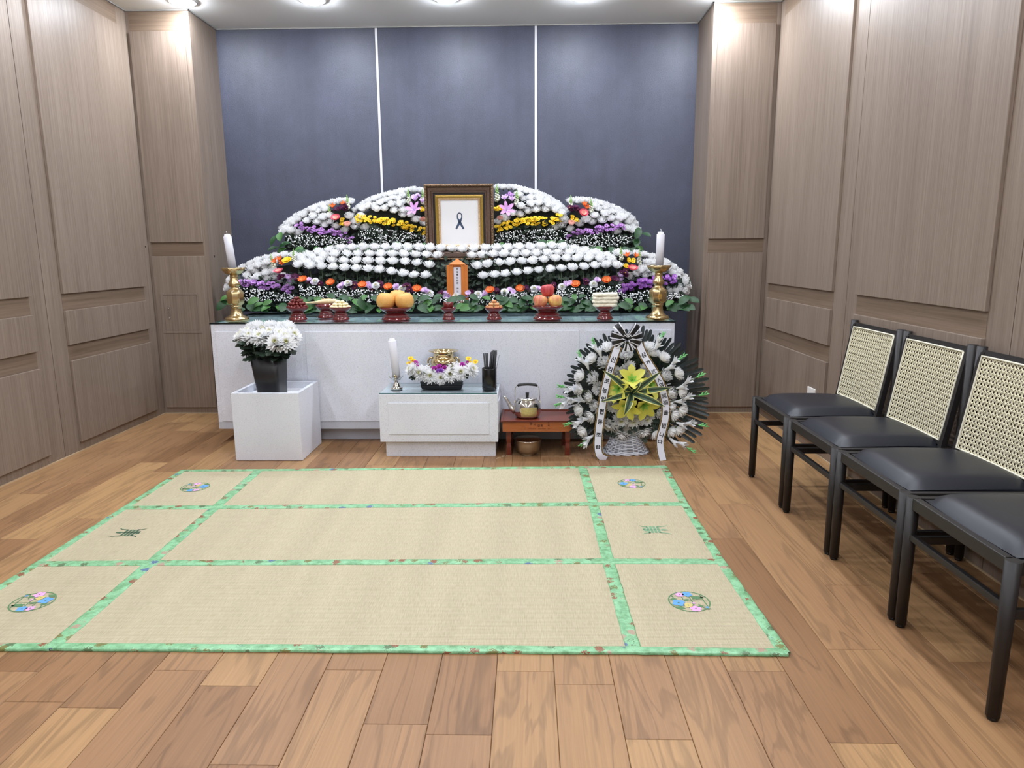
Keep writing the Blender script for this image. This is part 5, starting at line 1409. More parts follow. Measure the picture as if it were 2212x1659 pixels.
L1 = thing('flower_bank', 'end wing of white and lilac flowers beside the leaning candle', 'flower arrangement', (-1.9, 5.30, ALT_Z), 0, GR)
body(L1, [(498, 672), (506, 625), (530, 600), (570, 580), (640, 570), (650, 600), (650, 676)], 5.48, 5.60)
lc = atY(640, 600, 5.5).x
mums(L1, [(527, 581), (543, 573), (559, 566), (577, 561), (595, 557), (615, 554), (635, 554), (516, 590), (650, 557)], 5.56, 1.05, out=(lc, 0.9))
mums(L1, [(537, 597), (553, 587), (559, 576), (573, 580), (577, 570), (592, 568), (590, 578), (545, 582)], 5.50, 1.02, (0, -0.3, 1), (lc, 0.7))
mums(L1, [(559, 600), (576, 592), (579, 604), (594, 599), (605, 608), (625, 614), (592, 588), (541, 607), (612, 600)], 5.45, 1.0, (0, -0.5, 1), (lc, 0.4))
mums(L1, [(500, 607), (494, 621), (505, 614), (506, 600), (503, 628)], 5.44, 1.0, (-0.9, -0.5, 0.6))
spray(L1, SPR_L, ramp([(520, 608), (551, 616), (579, 620), (605, 618), (632, 631)], 13), 5.40, 5, 6, 8)
one(L1, 'alstroemeria', ALS_O, 604, 563, 5.44); one(L1, 'alstroemeria', ALS_O, 610, 571, 5.43, (.2, -.8, .6)); one(L1, 'alstroemeria', ALS_O, 596, 567, 5.44, (-.3, -.6, .6)); one(L1, 'gerbera', GERB_Y, 620, 563, 5.42)
one(L1, 'snapdragon', SNAP, 589, 566, 5.46, (-.1, 0, 1), 0.9); one(L1, 'snapdragon', SNAP, 634, 553, 5.46, (.1, 0, 1), 0.8); one(L1, 'gerbera', GERB_P, 603, 590, 5.39, (-.2, -.45, .85)); one(L1, 'lisianthus', LISI, 623, 599, 5.40); one(L1, 'lisianthus', LISI, 628, 606, 5.41)
spray(L1, SPR_M, [(609, 600), (637, 600), (640, 596)], 5.40, 3, 5, 5)
breath(L1, [(508, 620), (560, 625), (640, 636), (640, 652), (600, 650), (560, 655), (520, 648), (494, 640)], 5.36, 270, 0.025, 0.0035, 0.0055)
foliage(L1, [(500, 600), (640, 600), (650, 672), (500, 672)], 5.42, 5.47, 220, 0.05)
leaves(L1, [(500, 640), (492, 650), (505, 660), (540, 655), (555, 660), (570, 655), (585, 662), (600, 660), (615, 655), (630, 658), (560, 645), (530, 668), (588, 650), (620, 668), (545, 668), (500, 655), (640, 645), (515, 648)], 5.31, 1.05)

R1 = thing('flower_bank', 'end wing of white and violet flowers beside the upright candle', 'flower arrangement', (0.85, 5.30, ALT_Z), 0, GR)
body(R1, [(1340, 676), (1335, 590), (1350, 570), (1410, 575), (1450, 595), (1472, 620), (1478, 672)], 5.48, 5.60)
rc = atY(1340, 600, 5.5).x
mums(R1, [(1335, 549), (1352, 551), (1374, 551), (1391, 553), (1407, 558), (1421, 563), (1436, 570), (1452, 579), (1464, 590), (1475, 602)], 5.56, 1.05, out=(rc, 0.9))
mums(R1, [(1397, 569), (1409, 570), (1424, 576), (1438, 582), (1450, 592), (1461, 600), (1390, 580), (1412, 582), (1428, 590)], 5.50, 1.02, (0, -0.3, 1), (rc, 0.7))
mums(R1, [(1399, 584), (1391, 596), (1377, 594), (1360, 600), (1341, 611), (1410, 594), (1385, 585)], 5.45, 1.0, (0, -0.5, 1), (rc, 0.4))
mums(R1, [(1446, 629), (1469, 624), (1482, 619), (1479, 610), (1477, 628), (1458, 630)], 5.44, 1.0, (0.8, -0.6, 0.6))
spray(R1, SPR_V, ramp([(1336, 626), (1363, 621), (1386, 612), (1400, 612), (1430, 606), (1462, 605)], 13), 5.40, 5, 6, 8)
one(R1, 'alstroemeria', ALS_O, 1356, 555, 5.44, (-.2, -.5, .8)); one(R1, 'alstroemeria', ALS_O, 1372, 556, 5.44, (.3, -.5, .8)); spray(R1, SPR_Y, [(1360, 563), (1369, 563), (1354, 574)], 5.42, 3, 4, 3)
one(R1, 'snapdragon', SNAP, 1342, 550, 5.46, (-.1, 0, 1), 0.85); one(R1, 'snapdragon', SNAP, 1381, 557, 5.46, (.1, 0, 1), 0.95); one(R1, 'gerbera', GERB_P, 1366, 584, 5.39, (0, -.4, .9), 1.05)
spray(R1, SPR_M, [(1350, 588), (1347, 592), (1330, 606)], 5.40, 3, 5, 5); one(R1, 'lisianthus', LISI, 1341, 594, 5.40); one(R1, 'lisianthus', LISI, 1341, 603, 5.40, s=.85)
breath(R1, [(1340, 636), (1400, 626), (1450, 632), (1480, 636), (1470, 645), (1430, 650), (1390, 652), (1345, 655)], 5.36, 260, 0.025, 0.0035, 0.0055)
foliage(R1, [(1340, 600), (1480, 600), (1490, 672), (1340, 672)], 5.42, 5.47, 220, 0.05)
leaves(R1, [(1350, 650), (1365, 658), (1380, 655), (1395, 662), (1410, 658), (1425, 662), (1440, 655), (1455, 650), (1470, 658), (1485, 645), (1484, 655), (1465, 668), (1440, 668), (1370, 668), (1400, 645), (1490, 640), (1480, 662)], 5.31, 1.05)

# ================================================================== ALTAR FLOWERS, UPPER TIER
def upper(lab, loc, poly, A, B, C, cx, s=1.02):
    t = thing('flower_bank', lab, 'flower arrangement', loc, 0, GR)
    body(t, poly, 5.82, 5.94)
    mums(t, A, 5.90, s, out=(cx, 0.7)); mums(t, B, 5.85, s, (0, -.3, 1), (cx, .4)); mums(t, C, 5.80, s, (0, -.5, 1), (cx, .3))
    return t
U1 = upper('outer bank of white and lilac flowers set behind the leaning candle side', (-1.72, 5.8, 1.235), [(615, 540), (616, 505), (645, 480), (690, 458), (752, 448), (775, 470), (775, 540)],
           [(613, 494), (622, 486), (632, 478), (642, 471), (652, 466), (663, 460), (674, 454), (685, 450), (697, 446), (709, 443), (721, 440), (733, 438), (745, 437), (757, 438)],
           [(646, 476), (657, 467), (675, 456), (690, 459), (699, 450), (628, 487), (636, 482), (705, 455)],
           [(665, 479), (677, 469), (686, 482), (698, 472), (702, 488), (713, 480), (726, 491), (746, 499), (614, 503), (630, 501), (646, 506), (755, 469), (767, 481), (768, 492), (620, 497), (712, 468)], atY(760, 480, 5.85).x)
spray(U1, SPR_L, ramp([(640, 488), (669, 494), (689, 499), (709, 501), (724, 504), (740, 508), (762, 522)], 13), 5.76, 5, 6, 7, 0.95)
breath(U1, [(616, 510), (650, 505), (700, 508), (762, 518), (766, 528), (720, 533), (690, 530), (640, 536), (620, 520)], 5.73, 270, 0.02, 0.0032, 0.005)
foliage(U1, [(620, 505), (770, 505), (772, 545), (620, 545)], 5.76, 5.81, 200, 0.05)
leaves(U1, [(602, 534), (618, 536), (628, 524), (645, 538), (655, 534), (665, 541), (680, 534), (700, 534), (715, 529), (606, 502), (603, 508), (635, 545), (690, 542), (730, 536), (750, 534)], 5.70, 1.0)
one(U1, 'alstroemeria', ALS_O, 719, 449, 5.79); one(U1, 'alstroemeria', ALS_O, 742, 444, 5.79); spray(U1, SPR_M, [(730, 453), (740, 450), (749, 453)], 5.77, 3, 5, 4, 1.0)
one(U1, 'snapdragon', SNAP, 751, 438, 5.80, (0, 0, 1), .9); one(U1, 'snapdragon', SNAP, 712, 458, 5.79, (0, 0, 1), .9); one(U1, 'gerbera', GERB_P, 726, 474, 5.75, (0, -.7, .7)); spray(U1, SPR_Y, [(741, 476), (739, 482)], 5.76, 3, 4, 3); one(U1, 'rose', ROSE, 750, 485, 5.74)

U4 = upper('outer bank of white and lilac flowers set behind the upright candle side', (0.62, 5.8, 1.235), [(1225, 540), (1222, 470), (1240, 450), (1300, 455), (1345, 478), (1370, 505), (1372, 540)],
           [(1233, 437), (1246, 436), (1258, 436), (1272, 437), (1285, 439), (1297, 442), (1309, 445), (1321, 450), (1332, 455), (1342, 461), (1352, 467), (1361, 475), (1368, 484), (1373, 496)],
           [(1292, 454), (1307, 452), (1320, 460), (1334, 465), (1345, 472), (1355, 482), (1284, 448), (1364, 492)],
           [(1307, 464), (1319, 475), (1299, 478), (1284, 468), (1279, 482), (1266, 477), (1251, 486), (1231, 498), (1213, 489), (1199, 495), (1340, 474), (1352, 496), (1332, 503), (1222, 480), (1365, 500), (1333, 484)], atY(1230, 480, 5.85).x)
spray(U4, SPR_L, ramp([(1226, 511), (1250, 503), (1269, 501), (1297, 495), (1318, 492), (1348, 487)], 13), 5.76, 5, 6, 7, 0.95)
breath(U4, [(1228, 518), (1260, 508), (1300, 502), (1366, 512), (1362, 526), (1330, 533), (1290, 536), (1250, 532), (1232, 528)], 5.73, 270, 0.02, 0.0032, 0.005)
foliage(U4, [(1225, 505), (1372, 505), (1374, 545), (1225, 545)], 5.76, 5.81, 200, 0.05)
leaves(U4, [(1381, 492), (1387, 504), (1378, 515), (1372, 532), (1360, 538), (1345, 534), (1330, 538), (1315, 534), (1300, 540), (1285, 534), (1270, 536), (1255, 534), (1350, 544), (1385, 498), (1240, 534)], 5.70, 1.0)
one(U4, 'alstroemeria', ALS_O, 1262, 445, 5.79); one(U4, 'alstroemeria', ALS_O, 1268, 452, 5.79); spray(U4, SPR_M, [(1233, 452), (1242, 451), (1249, 454)], 5.77, 3, 5, 4, 1.0)
one(U4, 'snapdragon', SNAP, 1233, 440, 5.80, (0, 0, 1), .95); one(U4, 'snapdragon', SNAP, 1277, 446, 5.80, (0, 0, 1), .95); one(U4, 'gerbera', GERB_P, 1260, 463, 5.75, (.1, -.8, .6)); spray(U4, SPR_Y, [(1240, 471), (1246, 476)], 5.76, 3, 4, 3); one(U4, 'rose', ROSE, 1235, 482, 5.74)

U2 = upper('inner bank of white and yellow flowers with pink lily, frame side near the leaning candle', (-1.1, 5.8, 1.235), [(770, 540), (775, 470), (820, 440), (870, 428), (918, 425), (925, 545)],
           [(893, 413), (908, 414), (880, 415), (868, 417), (856, 420), (844, 422), (833, 425), (821, 428), (810, 432), (799, 437), (788, 443), (777, 450), (767, 458), (915, 417)],
           [(861, 432), (848, 431), (835, 436), (824, 440), (810, 447), (797, 448), (786, 454), (870, 425), (873, 438)],
           [(864, 443), (846, 444), (832, 452), (853, 457), (871, 456), (872, 466), (886, 465), (899, 477), (917, 485), (774, 483), (789, 494), (815, 454), (780, 470)], atY(930, 480, 5.85).x)
spray(U2, SPR_Y, ramp([(770, 471), (796, 473), (816, 476), (840, 479), (869, 486), (890, 491), (917, 500), (927, 506)], 16), 5.76, 5, 6, 8, 0.95)
breath(U2, [(775, 500), (800, 492), (840, 496), (900, 502), (926, 512), (928, 526), (870, 526), (800, 530), (772, 526)], 5.73, 300, 0.02, 0.0032, 0.005)
foliage(U2, [(770, 488), (925, 498), (926, 545), (770, 545)], 5.76, 5.81, 220, 0.05)
leaves(U2, [(860, 522), (800, 528), (830, 530), (890, 530), (780, 530), (910, 528), (850, 534), (870, 536)], 5.70, 0.9)
one(U2, 'lily', LILY_P, 895, 455, 5.74, (-.2, -.8, .6)); one(U2, 'alstroemeria', ALS_L, 897, 434, 5.77, s=1.1); one(U2, 'alstroemeria', ALS_L, 912, 438, 5.77); one(U2, 'snapdragon', SNAP, 883, 427, 5.80, (0, 0, 1)); one(U2, 'snapdragon', SNAP, 914, 428, 5.80, (0, 0, 1)); spray(U2, SPR_PL, [(893, 424), (903, 424)], 5.79, 2, 4, 3); spray(U2, SPR_Y, [(914, 453)], 5.76, 4, 3, 5); one(U2, 'rose', ROSE, 914, 475, 5.75, s=.9)

U3 = upper('inner bank of white and yellow flowers with pink lily, frame side near the upright candle', (0.05, 5.8, 1.235), [(1062, 545), (1068, 428), (1120, 430), (1170, 440), (1210, 465), (1228, 490), (1228, 540)],
           [(1075, 408), (1087, 407), (1099, 407), (1111, 408), (1123, 412), (1135, 415), (1147, 418), (1159, 421), (1171, 426), (1182, 431), (1192, 437), (1202, 443), (1211, 450), (1219, 457)],
           [(1130, 434), (1147, 430), (1164, 431), (1179, 437), (1191, 445), (1120, 424), (1203, 452)],
           [(1124, 448), (1147, 443), (1164, 441), (1183, 444), (1140, 458), (1158, 455), (1178, 454), (1199, 456), (1123, 466), (1107, 463), (1090, 474), (1076, 482), (1212, 462), (1216, 474)], atY(1060, 480, 5.85).x)
spray(U3, SPR_Y, ramp([(1072, 496), (1090, 490), (1104, 485), (1130, 479), (1153, 478), (1183, 478), (1201, 474), (1213, 470)], 16), 5.76, 5, 6, 8, 0.95)
breath(U3, [(1066, 508), (1100, 498), (1150, 496), (1200, 494), (1226, 500), (1226, 524), (1180, 524), (1120, 524), (1066, 522)], 5.73, 280, 0.02, 0.0032, 0.005)
foliage(U3, [(1064, 488), (1225, 488), (1228, 545), (1062, 545)], 5.76, 5.81, 220, 0.05)
leaves(U3, [(1062, 520), (1075, 528), (1088, 524), (1180, 520), (1200, 522), (1220, 520), (1120, 530), (1140, 530), (1215, 530), (1065, 530), (1190, 532)], 5.70, 1.0)
one(U3, 'lily', LILY_P, 1094, 455, 5.74, (.15, -.85, .5)); one(U3, 'alstroemeria', ALS_L, 1090, 432, 5.77, s=1.1); one(U3, 'alstroemeria', ALS_L, 1106, 434, 5.77, s=1.1); one(U3, 'snapdragon', SNAP, 1074, 420, 5.80, (0, 0, 1), 1.1); one(U3, 'snapdragon', SNAP, 1116, 430, 5.80, (0, 0, 1)); spray(U3, SPR_L, [(1103, 421), (1097, 421)], 5.79, 3, 5, 3); spray(U3, SPR_Y, [(1072, 452), (1080, 449)], 5.76, 4, 4, 3); one(U3, 'rose', ROSE, 1080, 472, 5.75, s=.85)

# ================================================================== POT OF CUT CHRYSANTHEMUMS
random.seed(55)
pcx, pcy, pz0 = -1.655, 4.40, 0.395
pot = thing('flower_pot', 'tall square black plastic pot standing in the planter cube', 'pot', (pcx, pcy, pz0)); pot.rotation_euler = (0, math.radians(-2.6), math.radians(-4))
b_ = MB(); h = 0.245
def rsq(hw, r, z, n=4):
    out = []
    for (cx2, cy2, a0) in ((hw-r, hw-r, 0), (-hw+r, hw-r, PI/2), (-hw+r, -hw+r, PI), (hw-r, -hw+r, 1.5*PI)):
        for k in range(n+1): a = a0+PI/2*k/n; out.append((cx2+r*math.cos(a), cy2+r*math.sin(a), z))
    return out+[out[0]]
b_.strip([rsq(0.002, 0.001, 0.0), rsq(0.070, 0.018, 0.0), rsq(0.073, 0.02, 0.004), rsq(0.079, 0.022, 0.095), rsq(0.0805, 0.022, 0.098), rsq(0.090, 0.024, h), rsq(0.087, 0.022, h), rsq(0.076, 0.02, 0.1), rsq(0.068, 0.018, 0.01), rsq(0.002, 0.001, 0.01)], smooth=True)
b_.build('wall', M['black_plastic'], pot)
LOB = MB(); lobed(LOB, Vector((0, 0, 0)), Vector((1, 0, 0.1)), Vector((0, 0, 1)), 0.075); LOBE = LOB.mesh('leaf', M['leaf_d'])
PM = lambda x, y: (490+x/9.76, 690+y/9.76)
heads = [(300, 330, 4.36, (-.8, -.4, .8), 1), (450, 250, 4.40, (-.4, -.3, 1), 1), (640, 170, 4.45, (-.2, -.2, 1), 0), (480, 350, 4.33, (-.3, -.6, .9), 1), (690, 360, 4.31, (-.1, -.6, .9), 1), (760, 230, 4.42, (0, -.3, 1), 1), (910, 280, 4.36, (0, -.5, 1), 1), (930, 170, 4.46, (0, -.2, 1), 0), (1100, 200, 4.44, (.2, -.2, 1), 0),
         (1020, 470, 4.28, (.1, -.9, .55), 1), (1250, 480, 4.29, (.3, -.8, .6), 1), (1130, 310, 4.36, (.2, -.5, .9), 1), (1320, 250, 4.42, (.5, -.3, .9), 1), (1400, 330, 4.37, (.7, -.4, .8), 1), (1280, 180, 4.46, (.4, -.1, 1), 0), (550, 200, 4.47, (-.3, 0, 1), 0), (1240, 370, 4.33, (.3, -.6, .8), 1)]
for k, (x, y, dep, ax, op) in enumerate(heads):
    p = atY(*PM(x, y), dep)
    base = Vector((pcx+(p.x-pcx)*0.25, pcy+(p.y-pcy)*0.25, 0.43))
    t = thing('chrysanthemum', 'cut white chrysanthemum standing in the black pot', 'flower', base, 0, 'cut chrysanthemums in the black pot')
    put(t, 'flower_head', random.choice(MUMO if op else MUM), p, jit(ax, .1), 1.20)
    md = Vector((pcx-0.008+max(-.062, min(.062, (p.x-pcx)*0.7)), pcy+max(-.058, min(.058, (p.y-pcy)*0.7)), 0.645))
    b_ = MB(); b_.tube([base, md, md+(p-md)*0.5+Vector((0, 0, 0.008)), p-Vector(ax).normalized()*0.012], 0.0032, 6); keep(b_.build('stem', M['stem']), t)
    for j in range(8):
        f = 0.0+0.11*j; q = md+(p-md)*f+Vector((0, 0, 0.006))
        a = random.uniform(0, 6.28); d = Vector((math.cos(a), math.sin(a)*0.8-0.4, random.uniform(-.9, .15)))
        if k in (0, 3): d.x = -abs(d.x)-0.3
        if k in (13, 12): d.x = abs(d.x)+0.2
        d.normalize(); up = Vector((0, -0.5, 1)); up = (up-d*up.dot(d)).normalized(); sd = up.cross(d)
        o = bpy.data.objects.new('leaf', LOBE); col.objects.link(o); o.matrix_basis = Matrix.Translation(q) @ Matrix((d, sd, up)).transposed().to_4x4() @ Matrix.Scale(random.uniform(.9, 1.35), 4)
        o.parent = t; o.matrix_parent_inverse = Matrix.Translation(-t.location)

# ================================================================== TRAY OF FLOWERS ON THE INCENSE TABLE
random.seed(66)
tr = thing('flower_tray', 'black tray of white and purple flowers before the brass burner', 'flower arrangement', (-0.562, 4.47, TAB_Z))
b_ = MB(); b_.frust((-0.128, 0.128, -0.030, 0.030), (-0.137, 0.137, -0.038, 0.038), 0.0, 0.025); b_.frust((-0.133, 0.133, -0.034, 0.034), (-0.139, 0.139, -0.040, 0.040), 0.0255, 0.050)
bev(b_.build('tray', M['black_plastic'], tr), 0.002)
T_ = lambda x, y: (860+x/9.217, 740+y/9.217)
def tp(x, y, dep): return atY(*T_(x, y), dep)
for (x, y, ax, s) in ((250, 525, (-.7, -.5, .5), .95), (430, 605, (-.4, -.8, .4), 1), (645, 665, (-.15, -.95, .35), 1), (850, 700, (0, -.95, .25), .9), (1035, 635, (.15, -.9, .4), 1), (1240, 590, (.3, -.8, .5), 1.05), (1475, 530, (.7, -.5, .5), 1.0)):
    put(tr, 'chrysanthemum', random.choice(MUMO), tp(x, y, 4.425), jit(ax, .05), s*0.98)
for (x, y) in ((720, 515), (815, 480), (930, 505), (345, 405), (395, 475), (1275, 445), (1405, 495), (1380, 395)): put(tr, 'carnation', CARN_M, tp(x, y, 4.46), jit((0, -.6, .8)), 0.62 if x in (395, 1405, 1380) else 0.95)
for (x, y) in ((850, 555), (800, 565), (900, 580)): put(tr, 'statice', STAT_V, tp(x, y, 4.435), jit((0, -.6, .8)), 0.8)
for (x, y) in ((250, 320), (300, 370), (220, 425), (1400, 325), (1540, 390), (1420, 405)): put(tr, 'spray_daisy', SPR_Y, tp(x, y, 4.47), jit((0, -.5, .8)), 1.15)
b_ = MB()
for (cx2, cy2, n) in ((590, 515, 40), (500, 540, 20), (1150, 440, 44), (1020, 500, 26), (480, 480, 10)):
    for k in range(n): b_.blob(tp(cx2+random.gauss(0, 42), cy2+random.gauss(0, 34), 4.46), random.uniform(.003, .0055), n=6, m=4)
keep(stuff(b_.build('babys_breath', M['breath'])), tr)
b_ = MB()
for k in range(90):
    x = random.uniform(300, 1420); p = tp(x, 560+random.uniform(0, 230)-abs(x-860)*0.18, random.uniform(4.44, 4.49)); lobed(b_, p, Vector(((x-860)/500+random.uniform(-.5, .5), -0.6, random.uniform(-.4, .4))), Vector((0, -.6, 1)), random.uniform(.03, .05))
for (x, y, dx) in ((300, 680, -1), (330, 720, -1), (280, 690, -1), (1380, 640, 1), (1330, 690, 1)):
    lobed(b_, tp(x+70*(-dx), y-30, 4.45), Vector((dx, -.2, -.35)), Vector((0, -.5, 1)), 0.05)
keep(stuff(b_.build('foliage', M['leaf_d'])), tr)

# ================================================================== STANDING FUNERAL BASKET
random.seed(77)
wr = thing('flower_basket', 'standing funeral flower basket with black palm fan and lettered ribbons', 'flower arrangement', (0.655, 4.42, 0))
K = lambda x, y: (1190+x/5.186, 690+y/5.186)
def kp(x, y, dep): return atY(*K(x, y), dep)
# wicker basket: each horizontal cane is woven in and out of the uprights
bcx, bcy = 0.642, 4.45
def ell(a, rx, ry, z): return Vector((bcx+rx*math.copysign(abs(math.cos(a))**0.7, math.cos(a)), bcy+ry*math.copysign(abs(math.sin(a))**0.7, math.sin(a)), z))
n = 48
for i in range(14):
    u = i/13; z = 0.006+0.105*u; rx = 0.142-0.052*u**0.8; ry = 0.095-0.03*u
    pts = [ell(2*PI*k/n, rx+0.004*(1 if (k//2+i) % 2 else -1), ry+0.004*(1 if (k//2+i) % 2 else -1), z) for k in range(n+1)]
    b_ = MB(); b_.tube(pts, 0.0044, 5); keep(b_.build('cane', M['wicker']), wr)
for s in (0, 1):
    pts = [ell(2*PI*k/n, 0.145+0.005*math.sin(k*1.3+s*PI), 0.098+0.005*math.sin(k*1.3+s*PI), 0.008+0.006*math.cos(k*1.3+s*PI)) for k in range(n+1)]
    b_ = MB(); b_.tube(pts, 0.0052, 6); keep(b_.build('braided_rim', M['wicker']), wr)
for k in range(16):
    a = 2*PI*(k+.5)/16
    b_ = MB(); b_.tube([ell(a, 0.142, 0.095, 0.004), ell(a, 0.098, 0.07, 0.085), ell(a, 0.088, 0.064, 0.125)], 0.0042, 5); keep(b_.build('upright', M['wicker']), wr)
b_ = MB(); b_.box(bcx-0.072, bcx+0.078, bcy-0.045, bcy+0.045, 0.03, 0.215); keep(b_.build('foam_block', mat('grey_wrapped_foam', (150, 146, 138), 0.7)), wr)
b_ = MB()
for (zz) in (0.105, 0.16): b_.box(bcx-0.073, bcx+0.079, bcy-0.0462, bcy-0.0448, zz-0.001, zz+0.001)
for (xx, z0, z1) in ((0.02, 0.105, 0.16), (0.045, 0.16, 0.215), (-0.03, 0.03, 0.105)): b_.box(bcx+xx-0.001, bcx+xx+0.001, bcy-0.0462, bcy-0.0448, z0, z1)
keep(b_.build('wrap_joint', M['steel_r']), wr)
# dark core that the stems are stuck into
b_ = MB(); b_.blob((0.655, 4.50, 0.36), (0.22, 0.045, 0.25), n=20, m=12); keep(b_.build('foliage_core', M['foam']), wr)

# palm fan: fronds of strap leaflets
def leaflet_mesh(L, W):
    b_ = MB(); rows = []
    for i, (u, w) in enumerate(((0, .35), (.2, .75), (.5, 1.0), (.8, .98), (.95, .82), (1.0, .45))):
        z = -0.03*L*u*u*3
        rows.append([(u*L, -w*W/2, z+0.15*w*W), (u*L, 0, z), (u*L, w*W/2, z+0.15*w*W)])
    b_.strip(rows); return b_.mesh('leaflet', M['palm'])
LFM = [leaflet_mesh(0.27, 0.026), leaflet_mesh(0.25, 0.025)]
fan_c = kp(905, 850, 4.44)
fronds = []    # (from angle, to angle, leaflets, tip radius, tilt bias)
tips = [(-38, 0, 9, 0.50, 0.1), (0, 36, 9, 0.485, 0.1), (36, 66, 9, 0.44, 0.1), (66, 98, 9, 0.44, 0.0), (98, 122, 6, 0.435, 0.0), (122, 150, 8, 0.46, -0.05), (150, 182, 9, 0.485, -0.1), (182, 216, 9, 0.47, -0.1), (216, 246, 6, 0.42, 0.0), (294, 322, 6, 0.43, 0.0)]
for fi, (a0, a1, nl, R_, bias) in enumerate(tips):
    am = D((a0+a1)/2)
    b_ = MB(); c = Vector((fan_c.x, 4.50, fan_c.z))
    rdir = Vector((math.cos(am), 0, math.sin(am)))
    b_.tube([c+rdir*0.08, c+rdir*(R_-0.12)], [0.006, 0.003], 6); fr = b_.build('palm_frond', M['palm']); keep(fr, wr)
    for k in range(nl):
        a = D(a0+(a1-a0)*(k+.5)/nl)
        off = (k-(nl-1)/2)
        R2 = R_*(1-0.006*off*off*0.4)+random.uniform(-.008, .008)
        tip = c+Vector((math.cos(a), 0, math.sin(a)))*R2
        if tip.z < 0.03: continue
        ang = a*0.75+am*0.25+random.uniform(-.02, .02)
        d = Vector((math.cos(ang), 0.0, math.sin(ang)))
        L = 0.26
        p = tip-d*L
        fy_ = lambda q: 4.44-1.0*(q.x-c.x)**2
        p.y = fy_(p)+0.004*(k % 3); d.y = (fy_(tip)-fy_(p))/L
        d.normalize(); up = Vector((0, -1, 0)); up = (up-d*up.dot(d)).normalized(); sd = up.cross(d)
        o = bpy.data.objects.new('leaflet', LFM[k % 2]); col.objects.link(o); o.matrix_basis = Matrix.Translation(p) @ Matrix((d, sd, up)).transposed().to_4x4() @ Matrix.Rotation(random.uniform(-.25, .25), 4, 'X')
        o.parent = fr
# foliage behind the blooms
b_ = MB()
for k in range(520):
    a = random.uniform(0, 2*PI); r = 0.27*math.sqrt(random.random())
    p = Vector((0.655+r*math.cos(a)*1.12, random.uniform(4.40, 4.47), 0.38+r*math.sin(a)))
    if p.z < 0.12 and abs(p.x-0.642) < 0.16: continue
    lobed(b_, p, Vector((math.cos(a)+random.uniform(-.5, .5), -.5, math.sin(a)+random.uniform(-.5, .5))), Vector((random.uniform(-.4, .4), -1, .4)), random.uniform(.04, .06))
keep(stuff(b_.build('foliage', M['leaf_d'])), wr)
WC = (905, 800)
for (x, y) in ((640, 330), (1095, 325), (1130, 385), (845, 415), (600, 490), (470, 455), (345, 640), (490, 660), (870, 545), (1050, 585), (1250, 440), (1410, 615), (1270, 630), (330, 790), (548, 770), (440, 870), (335, 1010), (455, 1080), (515, 960), (370, 1240), (650, 1190), (700, 960),
              (1180, 900), (1220, 1030), (1335, 830), (1450, 810), (1325, 970), (1455, 1010), (1370, 1060), (790, 1130), (920, 1135), (1075, 1110), (800, 1300), (1040, 1270), (1175, 1270), (1340, 1240), (1425, 1225), (745, 600)):
    dx, dy = (x-WC[0])/500, -(y-WC[1])/500; r = math.hypot(dx, dy)
    front = 0.9 if r > 0.75 else 1.6
    ax = Vector((dx, -front*0.75, dy+0.12))
    if r > 0.9: ax = Vector((dx*1.2, -0.45, dy*1.2+0.15))
    op = 1 if (y > 1090 and 600 < x < 1120) else 0
    put(wr, 'chrysanthemum', random.choice(MUMO if op else MUM), kp(x, y, 4.385 if r < 0.5 else 4.39-1.0*((x-905)*0.00058)**2), jit(ax, .1), 1.10 if op == 0 else 1.12)
# yellow lilies
for (x, y, ax, s) in ((905, 690, (0, -.75, .7), 1.0), (765, 775, (-.55, -.8, .1), .95), (1105, 745, (.5, -.8, .3), .95), (860, 950, (-.2, -.85, -.5), 1.0), (1035, 945, (.25, -.85, -.45), 1.0)):
    put(wr, 'lily', LILY_Y, kp(x, y, 4.335), jit(ax, .04), s)
# variegated leaves
def curved_leaf(p0, p1, W, lift, name='variegated_leaf'):
    b_ = MB(); rows = []; N = 12; side = (p1-p0).cross(Vector((0, -1, 0))).normalized()
    for i in range(N+1):
        u = i/N; q = p0+(p1-p0)*u+Vector((0, -lift*math.sin(PI*u*0.9), 0.25*lift*math.sin(PI*u)))
        w = W*0.5*(0.35+0.65*math.sin(PI*min(1, u*0.8+0.18)))*(1-u**5)
        rows.append([q+side*w*c+Vector((0, -0.25*w*abs(c), 0)) for c in (-1, -0.72, -0.25, 0, 0.25, 0.72, 1)])
    b_.strip(rows, mats=[1, 0, 2, 2, 0, 1]); o = b_.build(name, [M['var_g'], M['var_y'], M['leaf_d']]); keep(o, wr)
c0 = kp(905, 825, 4.33)
for (x, y, W) in ((572, 562, .042), (1238, 572, .042), (1352, 760, .046), (556, 916, .042), (1280, 976, .046), (815, 1072, .050), (1000, 690, .03)):
    curved_leaf(c0, kp(x, y, 4.27), W, 0.05)
